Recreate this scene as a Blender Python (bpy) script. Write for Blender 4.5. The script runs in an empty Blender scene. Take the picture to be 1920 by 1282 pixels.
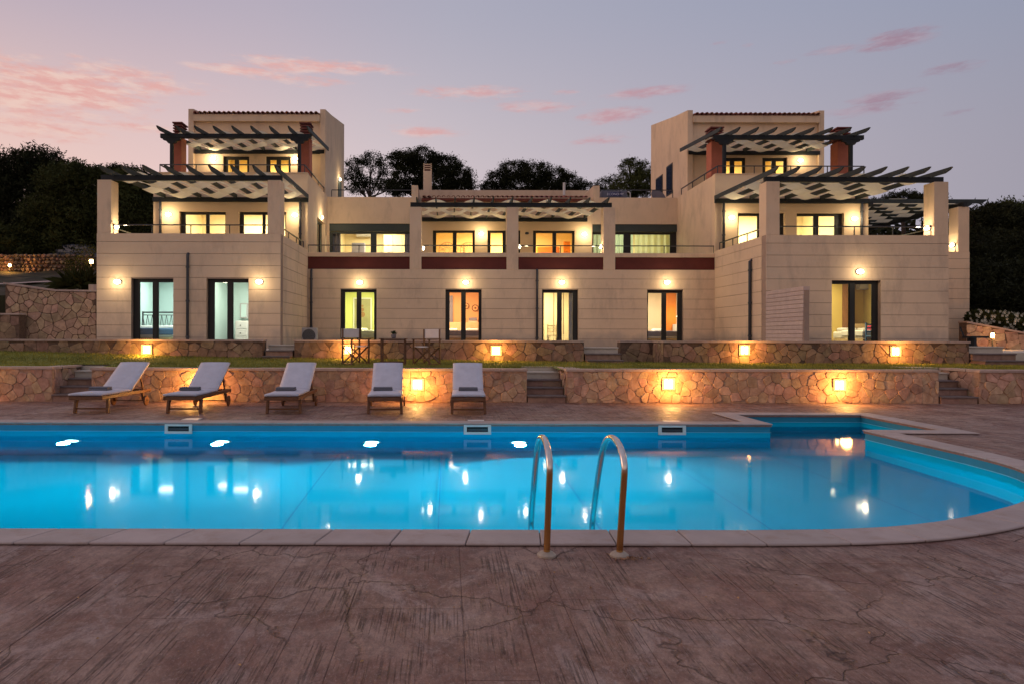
import bpy, math, random
import numpy as np
from mathutils import Vector, Matrix
from mathutils.geometry import tessellate_polygon
random.seed(7); rng = np.random.default_rng(7)
SC = bpy.context.scene; COL = SC.collection
PI = math.pi
R = math.radians

def lin(r, g, b):
    f = lambda c: (c/255/12.92) if c/255 <= .04045 else ((c/255+.055)/1.055)**2.4
    return (f(r), f(g), f(b), 1)

# ------------------------------------------------------------------ camera
CAMZ, F = 1.45, 1280.0
cam = bpy.data.cameras.new('camera'); camo = bpy.data.objects.new('camera', cam); COL.objects.link(camo)
camo.location = (0, 0, CAMZ); camo.rotation_euler = (PI/2, -0.0025, 0)
cam.lens = 24; cam.sensor_width = 36; cam.shift_x = 120/1920; cam.shift_y = -10/1920
cam.clip_start = .05; cam.clip_end = 2000
SC.camera = camo

def at(px, py, D):          # point seen at photo position (px, py) at distance D along the view
    return Vector(((px-840)*D/F, D, CAMZ-(py-.0025*(px-840)-631)*D/F))
def ax(px, D): return (px-840)*D/F
def az_(py, D, px=840): return CAMZ-(py-.0025*(px-840)-631)*D/F

# ------------------------------------------------------------------ render settings
SC.render.engine = 'CYCLES'
cy = SC.cycles
cy.use_denoising = True
try: cy.denoiser = 'OPENIMAGEDENOISE'
except Exception: pass
cy.max_bounces = 8; cy.diffuse_bounces = 3; cy.glossy_bounces = 4; cy.transmission_bounces = 6
cy.transparent_max_bounces = 12
cy.caustics_reflective = False; cy.caustics_refractive = True
cy.sample_clamp_indirect = 4
cy.use_light_tree = True
SC.view_settings.view_transform = 'Standard'; SC.view_settings.look = 'None'
SC.view_settings.exposure = 0; SC.view_settings.gamma = 1

# ------------------------------------------------------------------ dusk sky
W = bpy.data.worlds.new('World'); SC.world = W; W.use_nodes = True
nt = W.node_tree; N = nt.nodes; L = nt.links
for n in list(N): N.remove(n)
def nd(t, **k):
    n = N.new(t)
    for a, b in k.items(): setattr(n, a, b)
    return n
def mth(op, a, b=None, clamp=False):
    n = nd('ShaderNodeMath', operation=op, use_clamp=clamp)
    for i, v in enumerate((a, b)):
        if v is None: continue
        if isinstance(v, (int, float)): n.inputs[i].default_value = v
        else: L.new(v, n.inputs[i])
    return n.outputs[0]
tc = nd('ShaderNodeTexCoord'); sep = nd('ShaderNodeSeparateXYZ'); L.new(tc.outputs['Generated'], sep.inputs[0])
X_, Y_, Z_ = sep.outputs
azn = mth('MULTIPLY', mth('ARCTAN2', X_, Y_), 180/PI)
hyp = mth('SQRT', mth('ADD', mth('MULTIPLY', X_, X_), mth('MULTIPLY', Y_, Y_)))
eln = mth('MULTIPLY', mth('ARCTAN2', Z_, hyp), 180/PI)
def ramp(fac, stops, interp='EASE'):
    r = nd('ShaderNodeValToRGB'); r.color_ramp.interpolation = interp
    e = r.color_ramp.elements
    while len(e) > 1: e.remove(e[-1])
    e[0].position = stops[0][0]; e[0].color = stops[0][1]
    for p, c in stops[1:]:
        q = e.new(p); q.color = c
    L.new(fac, r.inputs[0]); return r.outputs[0]
azf = mth('DIVIDE', mth('ADD', azn, 180), 360)
A = lambda deg: (deg+180)/360
back = (142, 145, 170)
hor = ramp(azf, [(0, lin(212, 192, 190)), (A(-120), lin(246, 208, 190)), (A(-75), lin(255, 216, 190)), (A(-38), lin(246, 206, 192)),
                 (A(-20), lin(238, 206, 202)), (A(-6), lin(222, 204, 206)), (A(3), lin(210, 196, 201)), (A(20), lin(190, 180, 190)), (A(42), lin(162, 158, 172)), (A(110), lin(166, 162, 176)), (1, lin(212, 192, 190))], 'LINEAR')
top = ramp(azf, [(0, lin(184, 178, 190)), (A(-75), lin(204, 184, 198)), (A(-38), lin(176, 168, 188)), (A(-15), lin(180, 173, 190)), (A(0), lin(172, 172, 190)),
                 (A(42), lin(144, 155, 180)), (A(110), lin(156, 160, 180)), (1, lin(184, 178, 190))], 'LINEAR')
zen = lin(168, 168, 190)
def mixc(f, a, b):
    m = nd('ShaderNodeMix', data_type='RGBA')
    if isinstance(f, (int, float)): m.inputs[0].default_value = f
    else: L.new(f, m.inputs[0])
    for i, v in ((6, a), (7, b)):
        if isinstance(v, tuple): m.inputs[i].default_value = v
        else: L.new(v, m.inputs[i])
    return m.outputs[2]
t1 = nd('ShaderNodeMapRange', interpolation_type='SMOOTHSTEP'); L.new(eln, t1.inputs[0]); t1.inputs[1].default_value = 9; t1.inputs[2].default_value = 29
t2 = nd('ShaderNodeMapRange', interpolation_type='SMOOTHSTEP'); L.new(eln, t2.inputs[0]); t2.inputs[1].default_value = 29; t2.inputs[2].default_value = 80
sky = mixc(t2.outputs[0], mixc(t1.outputs[0], hor, top), zen)
# a little of the physical twilight sky underneath
ns = nd('ShaderNodeTexSky'); ns.sky_type = 'NISHITA'; ns.sun_disc = False; ns.sun_elevation = R(0.5); ns.sun_rotation = R(-78)
# clouds
cv = nd('ShaderNodeCombineXYZ'); L.new(azn, cv.inputs[0]); L.new(eln, cv.inputs[1])
wn = nd('ShaderNodeTexNoise'); wn.inputs['Scale'].default_value = 1.0; wn.inputs['Detail'].default_value = 6; wn.inputs['Roughness'].default_value = .62
mp = nd('ShaderNodeMapping'); mp.inputs['Scale'].default_value = (.13, .75, 1); L.new(cv.outputs[0], mp.inputs[0]); L.new(mp.outputs[0], wn.inputs['Vector'])
fn = nd('ShaderNodeTexNoise'); fn.inputs['Scale'].default_value = 1.0; fn.inputs['Detail'].default_value = 7; fn.inputs['Roughness'].default_value = .7
mp2 = nd('ShaderNodeMapping'); mp2.inputs['Scale'].default_value = (.55, 2.2, 1); mp2.inputs['Location'].default_value = (3, 9, 2); L.new(cv.outputs[0], mp2.inputs[0]); L.new(mp2.outputs[0], fn.inputs['Vector'])
clouds = [(60, 165, 330, 62, 1.15), (250, 150, 200, 30, 1.0), (60, 243, 180, 24, 1.0), (40, 205, 260, 30, .85), (250, 238, 110, 14, .7), (590, 126, 190, 17, 1.15), (440, 134, 120, 12, 1.0), (560,152,110,16,.8),
          (870, 175, 140, 15, 1.1), (1020, 199, 100, 14, 1.05), (1195, 174, 100, 12, 1.05), (1150, 216, 90, 19, 1.1), (790, 248, 95, 15, .85), (1130, 262, 80, 12, .7), (1060, 172, 40, 7, .8), (760,208,50,8,.6),
          (1680, 72, 95, 19, 1.25), (1560, 92, 85, 10, .9), (1795, 122, 85, 14, 1.0), (1470, 116, 34, 9, 1.0), (1660, 180, 95, 13, 1.0), (1620, 205, 125, 15, .9),
          (1790, 209, 70, 7, .6), (1350, 80, 26, 6, .5), (1400, 83, 20, 6, .5), (560, 262, 70, 10, .4), (150, 112, 70, 9, .4), (110, 205, 230, 26, .7)]
acc = None
for px, py, w, h, s in clouds:
    a = math.degrees(math.atan((px-840)/F)); e = math.degrees(math.atan((631-py)/F*math.cos(R(a))))
    sx = math.degrees(w/F)*math.cos(R(a))**2; sy = math.degrees(h/F)*math.cos(R(a))
    m = nd('ShaderNodeMapping'); m.vector_type = 'POINT'
    m.inputs['Location'].default_value = (-a/sx, -e/sy, 0); m.inputs['Scale'].default_value = (1/sx, 1/sy, 1)
    L.new(cv.outputs[0], m.inputs[0])
    ln = nd('ShaderNodeVectorMath', operation='LENGTH'); L.new(m.outputs[0], ln.inputs[0])
    mr = nd('ShaderNodeMapRange', interpolation_type='SMOOTHSTEP'); L.new(ln.outputs['Value'], mr.inputs[0])
    mr.inputs[1].default_value = 1.25; mr.inputs[2].default_value = .1; mr.inputs[3].default_value = 0; mr.inputs[4].default_value = s
    acc = mr.outputs[0] if acc is None else mth('MAXIMUM', acc, mr.outputs[0])
dens = mth('ADD', mth('ADD', mth('MULTIPLY', acc, .62), mth('MULTIPLY', mth('SUBTRACT', wn.outputs[0], .5), 1.5)), mth('MULTIPLY', mth('SUBTRACT', fn.outputs[0], .5), 1.5))
dm = nd('ShaderNodeMapRange', interpolation_type='SMOOTHSTEP'); L.new(dens, dm.inputs[0]); dm.inputs[1].default_value = .06; dm.inputs[2].default_value = .80
alpha = mth('MULTIPLY', mth('MULTIPLY', dm.outputs[0], mth('MINIMUM', mth('MULTIPLY', acc, 2.5), 1)), .85)
ccol = ramp(azf, [(0, lin(205, 180, 182)), (A(-75), lin(246, 190, 172)), (A(-30), lin(232, 170, 162)), (A(-12), lin(234, 176, 168)), (A(5), lin(216, 164, 166)), (A(20), lin(184, 142, 156)), (A(42), lin(146, 126, 146)), (1, lin(205, 180, 182))], 'LINEAR')
hi = ramp(azf, [(0, lin(220, 200, 196)), (A(-75), lin(255, 222, 196)), (A(-30), lin(244, 214, 200)), (A(-5), lin(228, 204, 202)), (A(20), lin(196, 176, 186)), (A(42), lin(166, 154, 172)), (1, lin(220, 200, 196))], 'LINEAR')
sn = nd('ShaderNodeTexNoise'); sn.inputs['Scale'].default_value = 1.0; sn.inputs['Detail'].default_value = 8; sn.inputs['Roughness'].default_value = .65
mp4 = nd('ShaderNodeMapping'); mp4.inputs['Scale'].default_value = (.35, 1.7, 1); mp4.inputs['Location'].default_value = (7, 1, 4); L.new(cv.outputs[0], mp4.inputs[0]); L.new(mp4.outputs[0], sn.inputs['Vector'])
sm_ = nd('ShaderNodeMapRange', interpolation_type='SMOOTHSTEP'); L.new(sn.outputs[0], sm_.inputs[0]); sm_.inputs[1].default_value = .40; sm_.inputs[2].default_value = .62
sky2 = mixc(alpha, sky, mixc(mth('MULTIPLY', sm_.outputs[0], .8), ccol, hi))
mixn = nd('ShaderNodeMix', data_type='RGBA', blend_type='ADD'); mixn.inputs[0].default_value = 1
nsm = nd('ShaderNodeMix', data_type='RGBA', blend_type='MULTIPLY'); nsm.inputs[0].default_value = 1; L.new(ns.outputs[0], nsm.inputs[6]); nsm.inputs[7].default_value = (.004, .004, .004, 1)
L.new(sky2, mixn.inputs[6]); L.new(nsm.outputs[2], mixn.inputs[7])
bg = nd('ShaderNodeBackground'); bg.inputs[1].default_value = .96; L.new(mixn.outputs[2], bg.inputs[0])
wo = nd('ShaderNodeOutputWorld'); L.new(bg.outputs[0], wo.inputs[0])
W.cycles.sampling_method = 'MANUAL'; W.cycles.sample_map_resolution = 512
# afterglow: a very weak, very soft sun from the sunset side (left)
sl = bpy.data.lights.new('afterglow', 'SUN'); sl.energy = .75; sl.angle = R(35); sl.color = (1, .68, .52)
so = bpy.data.objects.new('afterglow', sl); COL.objects.link(so); so.rotation_euler = Vector((-1, .12, .22)).to_track_quat('Z', 'Y').to_euler()

# ================================================================== helpers
ORG = {}
class MB:
    def __init__(s): s.v = []; s.f = []; s.sm = False
    def add(s, vs, fs):
        o = len(s.v); s.v += [tuple(p) for p in vs]; s.f += [tuple(i+o for i in f) for f in fs]; return s
    def box(s, x0, x1, y0, y1, z0, z1):
        return s.add([(x0,y0,z0),(x1,y0,z0),(x1,y1,z0),(x0,y1,z0),(x0,y0,z1),(x1,y0,z1),(x1,y1,z1),(x0,y1,z1)],
                     [(0,3,2,1),(4,5,6,7),(0,1,5,4),(1,2,6,5),(2,3,7,6),(3,0,4,7)])
    def quad(s, *p): return s.add(p, [(0,1,2,3)])
    def bar(s, a, b, w, h, up=(0,0,1)):
        a = Vector(a); b = Vector(b); d = (b-a).normalized(); u = Vector(up)
        if abs(d.dot(u)) > .98: u = Vector((0,1,0))
        r = d.cross(u).normalized()*w/2; t = r.cross(d).normalized()*h/2
        return s.add([a-r-t,a+r-t,a+r+t,a-r+t,b-r-t,b+r-t,b+r+t,b-r+t],[(0,1,2,3),(7,6,5,4),(0,4,5,1),(1,5,6,2),(2,6,7,3),(3,7,4,0)])
    def tube(s, pts, r, n=10, cap=True):
        P = [Vector(p) for p in pts]; rs = r if isinstance(r, (list,tuple)) else [r]*len(P)
        rings = []; ref = None
        for i, p in enumerate(P):
            d = (P[min(i+1,len(P)-1)]-P[max(i-1,0)]).normalized()
            if ref is None:
                ref = d.orthogonal().normalized()
            ref = (ref - d*ref.dot(d)).normalized(); b = d.cross(ref)
            rings.append([p+(ref*math.cos(2*PI*k/n)+b*math.sin(2*PI*k/n))*rs[i] for k in range(n)])
        vs = [q for g in rings for q in g]; fs = []
        for i in range(len(P)-1):
            for k in range(n):
                fs.append((i*n+k, i*n+(k+1)%n, (i+1)*n+(k+1)%n, (i+1)*n+k))
        if cap: fs.append(tuple(range(n))[::-1]); fs.append(tuple(range((len(P)-1)*n, len(P)*n)))
        return s.add(vs, fs)
    def lathe(s, prof, c=(0,0,0), n=20, axis='z', sx=1, sy=1):
        vs = []; fs = []
        for (r, h) in prof:
            for k in range(n):
                a = 2*PI*k/n; u, v = r*math.cos(a)*sx, r*math.sin(a)*sy
                p = {'z': (u,v,h), 'y': (u,h,v), 'x': (h,u,v)}[axis]
                vs.append((p[0]+c[0], p[1]+c[1], p[2]+c[2]))
        for i in range(len(prof)-1):
            for k in range(n): fs.append((i*n+k, i*n+(k+1)%n, (i+1)*n+(k+1)%n, (i+1)*n+k))
        fs.append(tuple(range(n))[::-1]); fs.append(tuple(range((len(prof)-1)*n, len(prof)*n)))
        return s.add(vs, fs)
    def prism(s, poly, axis, a, b):
        def mk(p, w): return {'x': (w,p[0],p[1]), 'y': (p[0],w,p[1]), 'z': (p[0],p[1],w)}[axis]
        n = len(poly); vs = [mk(p,a) for p in poly]+[mk(p,b) for p in poly]
        return s.add(vs, [tuple(range(n))[::-1], tuple(range(n,2*n))]+[(i,(i+1)%n,n+(i+1)%n,n+i) for i in range(n)])
    def build(s, name, mat, parent=None, smooth=False, bevel=0, sub=0):
        o = ORG.get(parent.name, Vector((0,0,0))) if parent else Vector((0,0,0))
        me = bpy.data.meshes.new(name)
        vs = np.array(s.v, dtype=float).reshape(-1,3) - np.array(o)
        me.from_pydata(vs.tolist(), [], s.f)
        me.materials.append(mat)
        if smooth: me.polygons.foreach_set('use_smooth', [True]*len(me.polygons))
        ob = bpy.data.objects.new(name, me); COL.objects.link(ob)
        if parent:
            ob.parent = parent; ORG[ob.name] = o
        if bevel:
            m = ob.modifiers.new('bevel','BEVEL'); m.width = bevel; m.segments = 2 if bevel > .006 else 1; m.limit_method = 'ANGLE'
        if sub:
            m = ob.modifiers.new('sub','SUBSURF'); m.levels = sub; m.render_levels = sub
        return ob
def tag(o, label=None, cat=None, group=None, kind=None):
    for k, v in (('label',label),('category',cat),('group',group),('kind',kind)):
        if v: o[k] = v
    return o
def thing(name, loc, label, cat, group=None, rz=0, world=True):
    o = bpy.data.objects.new(name, None); COL.objects.link(o); o.location = loc; o.rotation_euler[2] = rz
    o.empty_display_size = .2
    ORG[o.name] = Vector(loc) if world else Vector((0,0,0))
    return tag(o, label, cat, group)
def copy_tree(o, parent=None):
    c = o.copy(); COL.objects.link(c)
    if parent: c.parent = parent
    for ch in list(o.children): copy_tree(ch, c)
    return c
def place(proto, used, loc, rz, label, group):
    o = proto if not used else copy_tree(proto)
    o.location = loc; o.rotation_euler[2] = rz; o['label'] = label
    if group: o['group'] = group
    return o
def struct(name, mb, mat, **k):
    return tag(mb.build(name, mat, **k), kind='structure')

# ------------------------------------------------------------------ materials
def mat(name, col, rough=.7, var=.12, scale=3.0, bump=.0, bscale=60, metal=0, objvar=0, spec=.3, stretch=(1,1,1), col2=None, dirt=None, bdist=.01, detail=6):
    m = bpy.data.materials.new(name); m.use_nodes = True; t = m.node_tree; n = t.nodes; l = t.links
    b = n['Principled BSDF']; b.inputs['Roughness'].default_value = rough; b.inputs['Metallic'].default_value = metal
    b.inputs['Specular IOR Level'].default_value = spec
    g = n.new('ShaderNodeNewGeometry'); mp = n.new('ShaderNodeMapping'); mp.inputs['Scale'].default_value = stretch
    l.new(g.outputs['Position'], mp.inputs[0])
    no = n.new('ShaderNodeTexNoise'); no.inputs['Scale'].default_value = scale; no.inputs['Detail'].default_value = detail; no.inputs['Roughness'].default_value = .6
    l.new(mp.outputs[0], no.inputs['Vector'])
    mr = n.new('ShaderNodeMapRange'); l.new(no.outputs[0], mr.inputs[0]); mr.inputs[1].default_value = .3; mr.inputs[2].default_value = .7
    mx = n.new('ShaderNodeMix'); mx.data_type = 'RGBA'; l.new(mr.outputs[0], mx.inputs[0])
    c = col[:3]
    mx.inputs[6].default_value = tuple(x*(1-var) for x in c)+(1,)
    mx.inputs[7].default_value = (tuple(x*(1+var) for x in c)+(1,)) if col2 is None else tuple(col2[:3])+(1,)
    out = mx.outputs[2]
    if objvar:
        oi = n.new('ShaderNodeObjectInfo'); hs = n.new('ShaderNodeHueSaturation')
        a = n.new('ShaderNodeMapRange'); l.new(oi.outputs['Random'], a.inputs[0]); a.inputs[3].default_value = 1-objvar; a.inputs[4].default_value = 1+objvar
        l.new(a.outputs[0], hs.inputs['Value'])
        wn_ = n.new('ShaderNodeTexWhiteNoise'); wn_.noise_dimensions = '1D'; l.new(oi.outputs['Random'], wn_.inputs['W'])
        a2 = n.new('ShaderNodeMapRange'); l.new(wn_.outputs['Value'], a2.inputs[0]); a2.inputs[3].default_value = .5-.03*min(1,objvar*3); a2.inputs[4].default_value = .5+.03*min(1,objvar*3)
        l.new(a2.outputs[0], hs.inputs['Hue']); l.new(out, hs.inputs['Color']); out = hs.outputs[0]
    if dirt:
        dn = n.new('ShaderNodeTexNoise'); dn.inputs['Scale'].default_value = dirt[1]; dn.inputs['Detail'].default_value = 8; dn.inputs['Roughness'].default_value = .7
        mp3 = n.new('ShaderNodeMapping'); mp3.inputs['Scale'].default_value = dirt[3] if len(dirt) > 3 else (1,1,1); l.new(g.outputs['Position'], mp3.inputs[0]); l.new(mp3.outputs[0], dn.inputs['Vector'])
        dr = n.new('ShaderNodeMapRange'); l.new(dn.outputs[0], dr.inputs[0]); dr.inputs[1].default_value = .5; dr.inputs[2].default_value = .75; dr.inputs[4].default_value = dirt[2]
        m2 = n.new('ShaderNodeMix'); m2.data_type = 'RGBA'; l.new(dr.outputs[0], m2.inputs[0]); l.new(out, m2.inputs[6]); m2.inputs[7].default_value = tuple(dirt[0][:3])+(1,); out = m2.outputs[2]
    l.new(out, b.inputs['Base Color'])
    if bump:
        bn = n.new('ShaderNodeTexNoise'); bn.inputs['Scale'].default_value = bscale; bn.inputs['Detail'].default_value = 5; l.new(mp.outputs[0], bn.inputs['Vector'])
        bp = n.new('ShaderNodeBump'); bp.inputs['Strength'].default_value = bump; bp.inputs['Distance'].default_value = bdist
        l.new(bn.outputs[0], bp.inputs['Height']); l.new(bp.outputs[0], b.inputs['Normal'])
    return m
def emat(name, col, s):
    m = bpy.data.materials.new(name); m.use_nodes = True; t = m.node_tree; n = t.nodes
    b = n['Principled BSDF']; b.inputs['Base Color'].default_value = (.8,.8,.75,1)
    b.inputs['Emission Color'].default_value = tuple(col)+(1,); b.inputs['Emission Strength'].default_value = s
    return m
def translucent(m, f):
    t = m.node_tree; n = t.nodes; l = t.links; b = n['Principled BSDF']; o = n['Material Output']
    tr = n.new('ShaderNodeBsdfTranslucent'); mx = n.new('ShaderNodeMixShader'); mx.inputs[0].default_value = f
    l.new(b.inputs['Base Color'].links[0].from_socket, tr.inputs[0]); l.new(b.outputs[0], mx.inputs[1]); l.new(tr.outputs[0], mx.inputs[2]); l.new(mx.outputs[0], o.inputs[0])
    return m
M = {}
M['render'] = mat('painted_render', (.69,.505,.34), .85, .07, .8, bump=.3, bscale=40, dirt=((.34,.25,.19), 1.6, .55, (1,1,.35)), bdist=.006)
def foot_stain(m):
    t = m.node_tree; n = t.nodes; l = t.links; b = n['Principled BSDF']; src = b.inputs['Base Color'].links[0].from_socket
    g = n.new('ShaderNodeNewGeometry'); sp = n.new('ShaderNodeSeparateXYZ'); l.new(g.outputs['Position'], sp.inputs[0])
    no = n.new('ShaderNodeTexNoise'); no.inputs['Scale'].default_value = 2.2; no.inputs['Detail'].default_value = 7; l.new(g.outputs['Position'], no.inputs['Vector'])
    a = n.new('ShaderNodeMath'); a.operation = 'MULTIPLY_ADD'; l.new(no.outputs[0], a.inputs[0]); a.inputs[1].default_value = .9; l.new(sp.outputs[2], a.inputs[2])
    r = n.new('ShaderNodeMapRange'); l.new(a.outputs[0], r.inputs[0]); r.inputs[1].default_value = 2.15; r.inputs[2].default_value = 1.7; r.inputs[3].default_value = 0; r.inputs[4].default_value = .6
    x = n.new('ShaderNodeMix'); x.data_type = 'RGBA'; l.new(r.outputs[0], x.inputs[0]); l.new(src, x.inputs[6]); x.inputs[7].default_value = (.27,.24,.22,1); l.new(x.outputs[2], b.inputs['Base Color'])
foot_stain(M['render'])
M['render_in'] = mat('terrace_render', (.72,.53,.34), .85, .05, .8, bump=.2, bscale=90, bdist=.004)
M['groove'] = mat('groove_render', (.34,.24,.18), .9, .1)
M['redband'] = mat('red_band_paint', (.115,.025,.018), .8, .15, 2)
M['red'] = mat('terracotta_paint', (.42,.13,.075), .75, .1, 4)
M['redcap'] = mat('dark_terracotta', (.16,.045,.035), .8, .2, 6)
M['frame'] = mat('dark_metal_frame', (.018,.017,.015), .45, .1)
M['header'] = mat('green_grey_metal', (.04,.05,.045), .5, .1)
M['timber'] = mat('painted_timber', (.028,.035,.033), .6, .25, 6, stretch=(1,.3,1), bump=.2, bscale=30)
M['timber_dark'] = mat('dark_painted_timber', (.013,.015,.016), .6, .2, 6)
M['canvas'] = translucent(mat('canvas_canopy', (.84,.76,.58), .85, .05, 4, bump=.1, bscale=200), .4)
M['rail'] = mat('railing_metal', (.05,.05,.055), .35, .1, metal=.6)
M['tile'] = mat('clay_roof_tile', (.28,.11,.075), .8, .25, 9, objvar=.25)
M['pipe'] = mat('downpipe_metal', (.05,.052,.06), .45, .15)
M['mortar'] = mat('wall_mortar', (.12,.075,.05), .95, .25, 14, bump=.5, bscale=60)
M['mortar2'] = mat('pale_wall_mortar', (.40,.25,.165), .95, .25, 14, bump=.5, bscale=60)
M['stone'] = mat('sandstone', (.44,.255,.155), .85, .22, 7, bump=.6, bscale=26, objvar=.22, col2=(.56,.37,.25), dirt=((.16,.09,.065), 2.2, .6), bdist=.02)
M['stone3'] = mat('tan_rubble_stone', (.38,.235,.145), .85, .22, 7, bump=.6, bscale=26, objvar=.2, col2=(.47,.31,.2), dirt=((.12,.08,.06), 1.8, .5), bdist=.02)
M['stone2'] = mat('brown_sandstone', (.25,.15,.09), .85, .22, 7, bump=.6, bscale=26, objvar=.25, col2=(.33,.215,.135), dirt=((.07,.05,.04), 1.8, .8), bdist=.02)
M['capstone'] = mat('wall_cap', (.42,.31,.25), .85, .15, 5, bump=.3, bscale=40, objvar=.1, dirt=((.2,.13,.1), 3, .4))
M['coping'] = mat('pool_coping_stone', (.38,.31,.285), .7, .1, 3, bump=.25, bscale=120, objvar=.07, dirt=((.26,.17,.12), 5, .6), bdist=.003)
M['step'] = mat('step_stone', (.15,.115,.105), .8, .2, 8, bump=.3, objvar=.1)
M['riser'] = mat('riser_stone', (.27,.17,.125), .85, .2, 8, bump=.3, objvar=.15)
M['slab'] = mat('pale_slab', (.5,.44,.36), .8, .1, 5, bump=.2)
M['grass'] = mat('grass_blades', (.15,.18,.025), .8, .5, 1.6, col2=(.36,.32,.05))
M['lawn'] = mat('lawn_soil', (.17,.18,.03), .95, .3, 5, bump=.6, bscale=60)
M['earth'] = mat('dry_earth', (.10,.055,.035), .95, .35, 2, bump=.6, bscale=20, col2=(.07,.06,.03))
M['hill'] = mat('hillside', (.03,.034,.015), .95, .4, .6)
M['path'] = mat('concrete_path', (.38,.29,.27), .9, .1, 3)
M['leaf'] = mat('pine_leaf', (.014,.016,.007), .9, .4, .7, col2=(.03,.033,.013), spec=.1)
M['leaf2'] = mat('olive_leaf', (.028,.036,.010), .9, .4, .5, col2=(.065,.072,.022), spec=.1)
M['bark'] = mat('bark', (.045,.032,.025), .95, .3, 6)
M['petal'] = mat('white_petal', (.75,.70,.55), .8, .1, 20)
M['teak'] = mat('oiled_teak', (.155,.068,.03), .5, .35, 12, stretch=(1,1,6), bump=.2, bscale=50)
M['chair_wood'] = mat('dark_chair_wood', (.11,.05,.024), .5, .3, 12)
M['cushion'] = mat('lounger_cushion', (.50,.49,.54), .9, .08, 5, bump=.5, bscale=9, bdist=.03)
M['towel'] = mat('grey_towel', (.13,.13,.15), .95, .1, 40, bump=.5, bscale=300, bdist=.003)
M['chaircanvas'] = mat('chair_canvas', (.62,.56,.52), .9, .04, 8)
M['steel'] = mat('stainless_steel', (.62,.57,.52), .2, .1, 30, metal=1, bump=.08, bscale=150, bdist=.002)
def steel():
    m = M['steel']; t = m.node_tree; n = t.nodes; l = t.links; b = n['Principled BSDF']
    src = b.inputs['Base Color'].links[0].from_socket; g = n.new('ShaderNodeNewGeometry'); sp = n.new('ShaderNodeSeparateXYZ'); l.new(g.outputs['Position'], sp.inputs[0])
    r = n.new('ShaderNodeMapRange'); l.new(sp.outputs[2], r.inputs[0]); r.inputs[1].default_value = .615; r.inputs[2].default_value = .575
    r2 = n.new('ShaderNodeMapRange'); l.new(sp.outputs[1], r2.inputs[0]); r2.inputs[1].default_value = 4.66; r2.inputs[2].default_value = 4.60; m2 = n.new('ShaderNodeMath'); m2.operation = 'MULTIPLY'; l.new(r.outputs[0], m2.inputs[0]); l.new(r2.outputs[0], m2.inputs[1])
    # warm reflection on the lower front tube, painted in as a bronze tint
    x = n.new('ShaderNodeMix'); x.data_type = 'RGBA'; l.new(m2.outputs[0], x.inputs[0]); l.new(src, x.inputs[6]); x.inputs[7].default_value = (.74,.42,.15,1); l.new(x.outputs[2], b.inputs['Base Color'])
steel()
M['flange'] = mat('flange_plastic', (.34,.28,.22), .6, .2, 20)
M['rubble'] = mat('broken_concrete', (.30,.17,.10), .95, .3, 30, bump=.6)
M['white'] = mat('white_plastic', (.62,.60,.56), .5, .05)
M['dark'] = mat('dark_void', (.012,.014,.016), .8, .1)
M['acmetal'] = mat('air_conditioner_metal', (.45,.43,.42), .5, .05)
M['tank'] = mat('grey_tank', (.12,.125,.16), .5, .1)
M['navy'] = mat('navy_plate', (.02,.025,.12), .5, .05)
M['ltext'] = mat('white_lettering', (.7,.7,.75), .6, .02)
M['leafpot'] = mat('potted_leaf', (.03,.06,.02), .7, .4, 20)
M['pot'] = mat('grey_pot', (.2,.18,.18), .6, .1)
M['lampmetal'] = mat('lamp_metal', (.08,.08,.08), .4, .1, metal=.5)
M['lamp_w'] = emat('lamp_glass_white', (1,.86,.58), 14)
M['lamp_o'] = emat('lamp_glass_amber', (1,.66,.26), 16)
M['lamp_p'] = emat('pool_lamp_glass', (.8,.97,1), 9)
M['wood_door'] = mat('pale_wood', (.62,.45,.24), .6, .1, 4, stretch=(6,6,1))
M['brownwood'] = mat('brown_wood', (.28,.13,.05), .6, .15, 4, stretch=(6,6,1))
M['bluefab'] = mat('blue_bedspread', (.08,.19,.36), .9, .1, 5)
M['greyfab'] = mat('grey_bedspread', (.27,.25,.30), .9, .1, 5)
M['whitefab'] = mat('white_linen', (.75,.73,.68), .9, .05, 5)
M['redfab'] = mat('red_blanket', (.45,.03,.08), .9, .1, 5)
M['teal'] = mat('dark_teal_shade', (.03,.08,.09), .8, .1)
M['iron'] = mat('black_iron', (.02,.025,.03), .5, .1, metal=.4)
M['wicker'] = mat('wicker', (.42,.24,.10), .8, .3, 30, bump=.5)
M['mirror'] = mat('mirror_panel', (.30,.27,.13), .35, .1)
M['curtain'] = translucent(mat('cream_curtain', (.72,.70,.45), .9, .05, 4), .55)
M['sheer'] = translucent(mat('pale_green_curtain', (.62,.72,.58), .9, .05, 4), .55)
M['orange'] = mat('orange_paint', (.75,.25,.04), .8, .05)
M['floor_in'] = mat('interior_floor', (.4,.3,.2), .5, .1)
M['ceil'] = mat('ceiling_white', (.8,.76,.66), .9, .02)
M['clad'] = mat('board_cladding', (.50,.39,.34), .85, .1, 4, bump=.3, objvar=.06)
M['car'] = mat('car_paint', (.05,.06,.09), .25, .05)
M['carglass'] = mat('car_glass', (.02,.03,.06), .08, .05, spec=.9)
for nm, c in (('w_blue',(.55,.70,.66)),('w_green',(.74,.76,.26)),('w_orange',(.85,.46,.20)),('w_cream',(.82,.68,.40)),('w_peach',(.80,.66,.46)),('w_olive',(.60,.44,.13)),('w_yellow',(.84,.72,.44)),('w_amber',(.88,.66,.30))):
    M[nm] = mat(nm.replace('w_','wall_')+'_paint', c, .85, .02)

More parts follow.
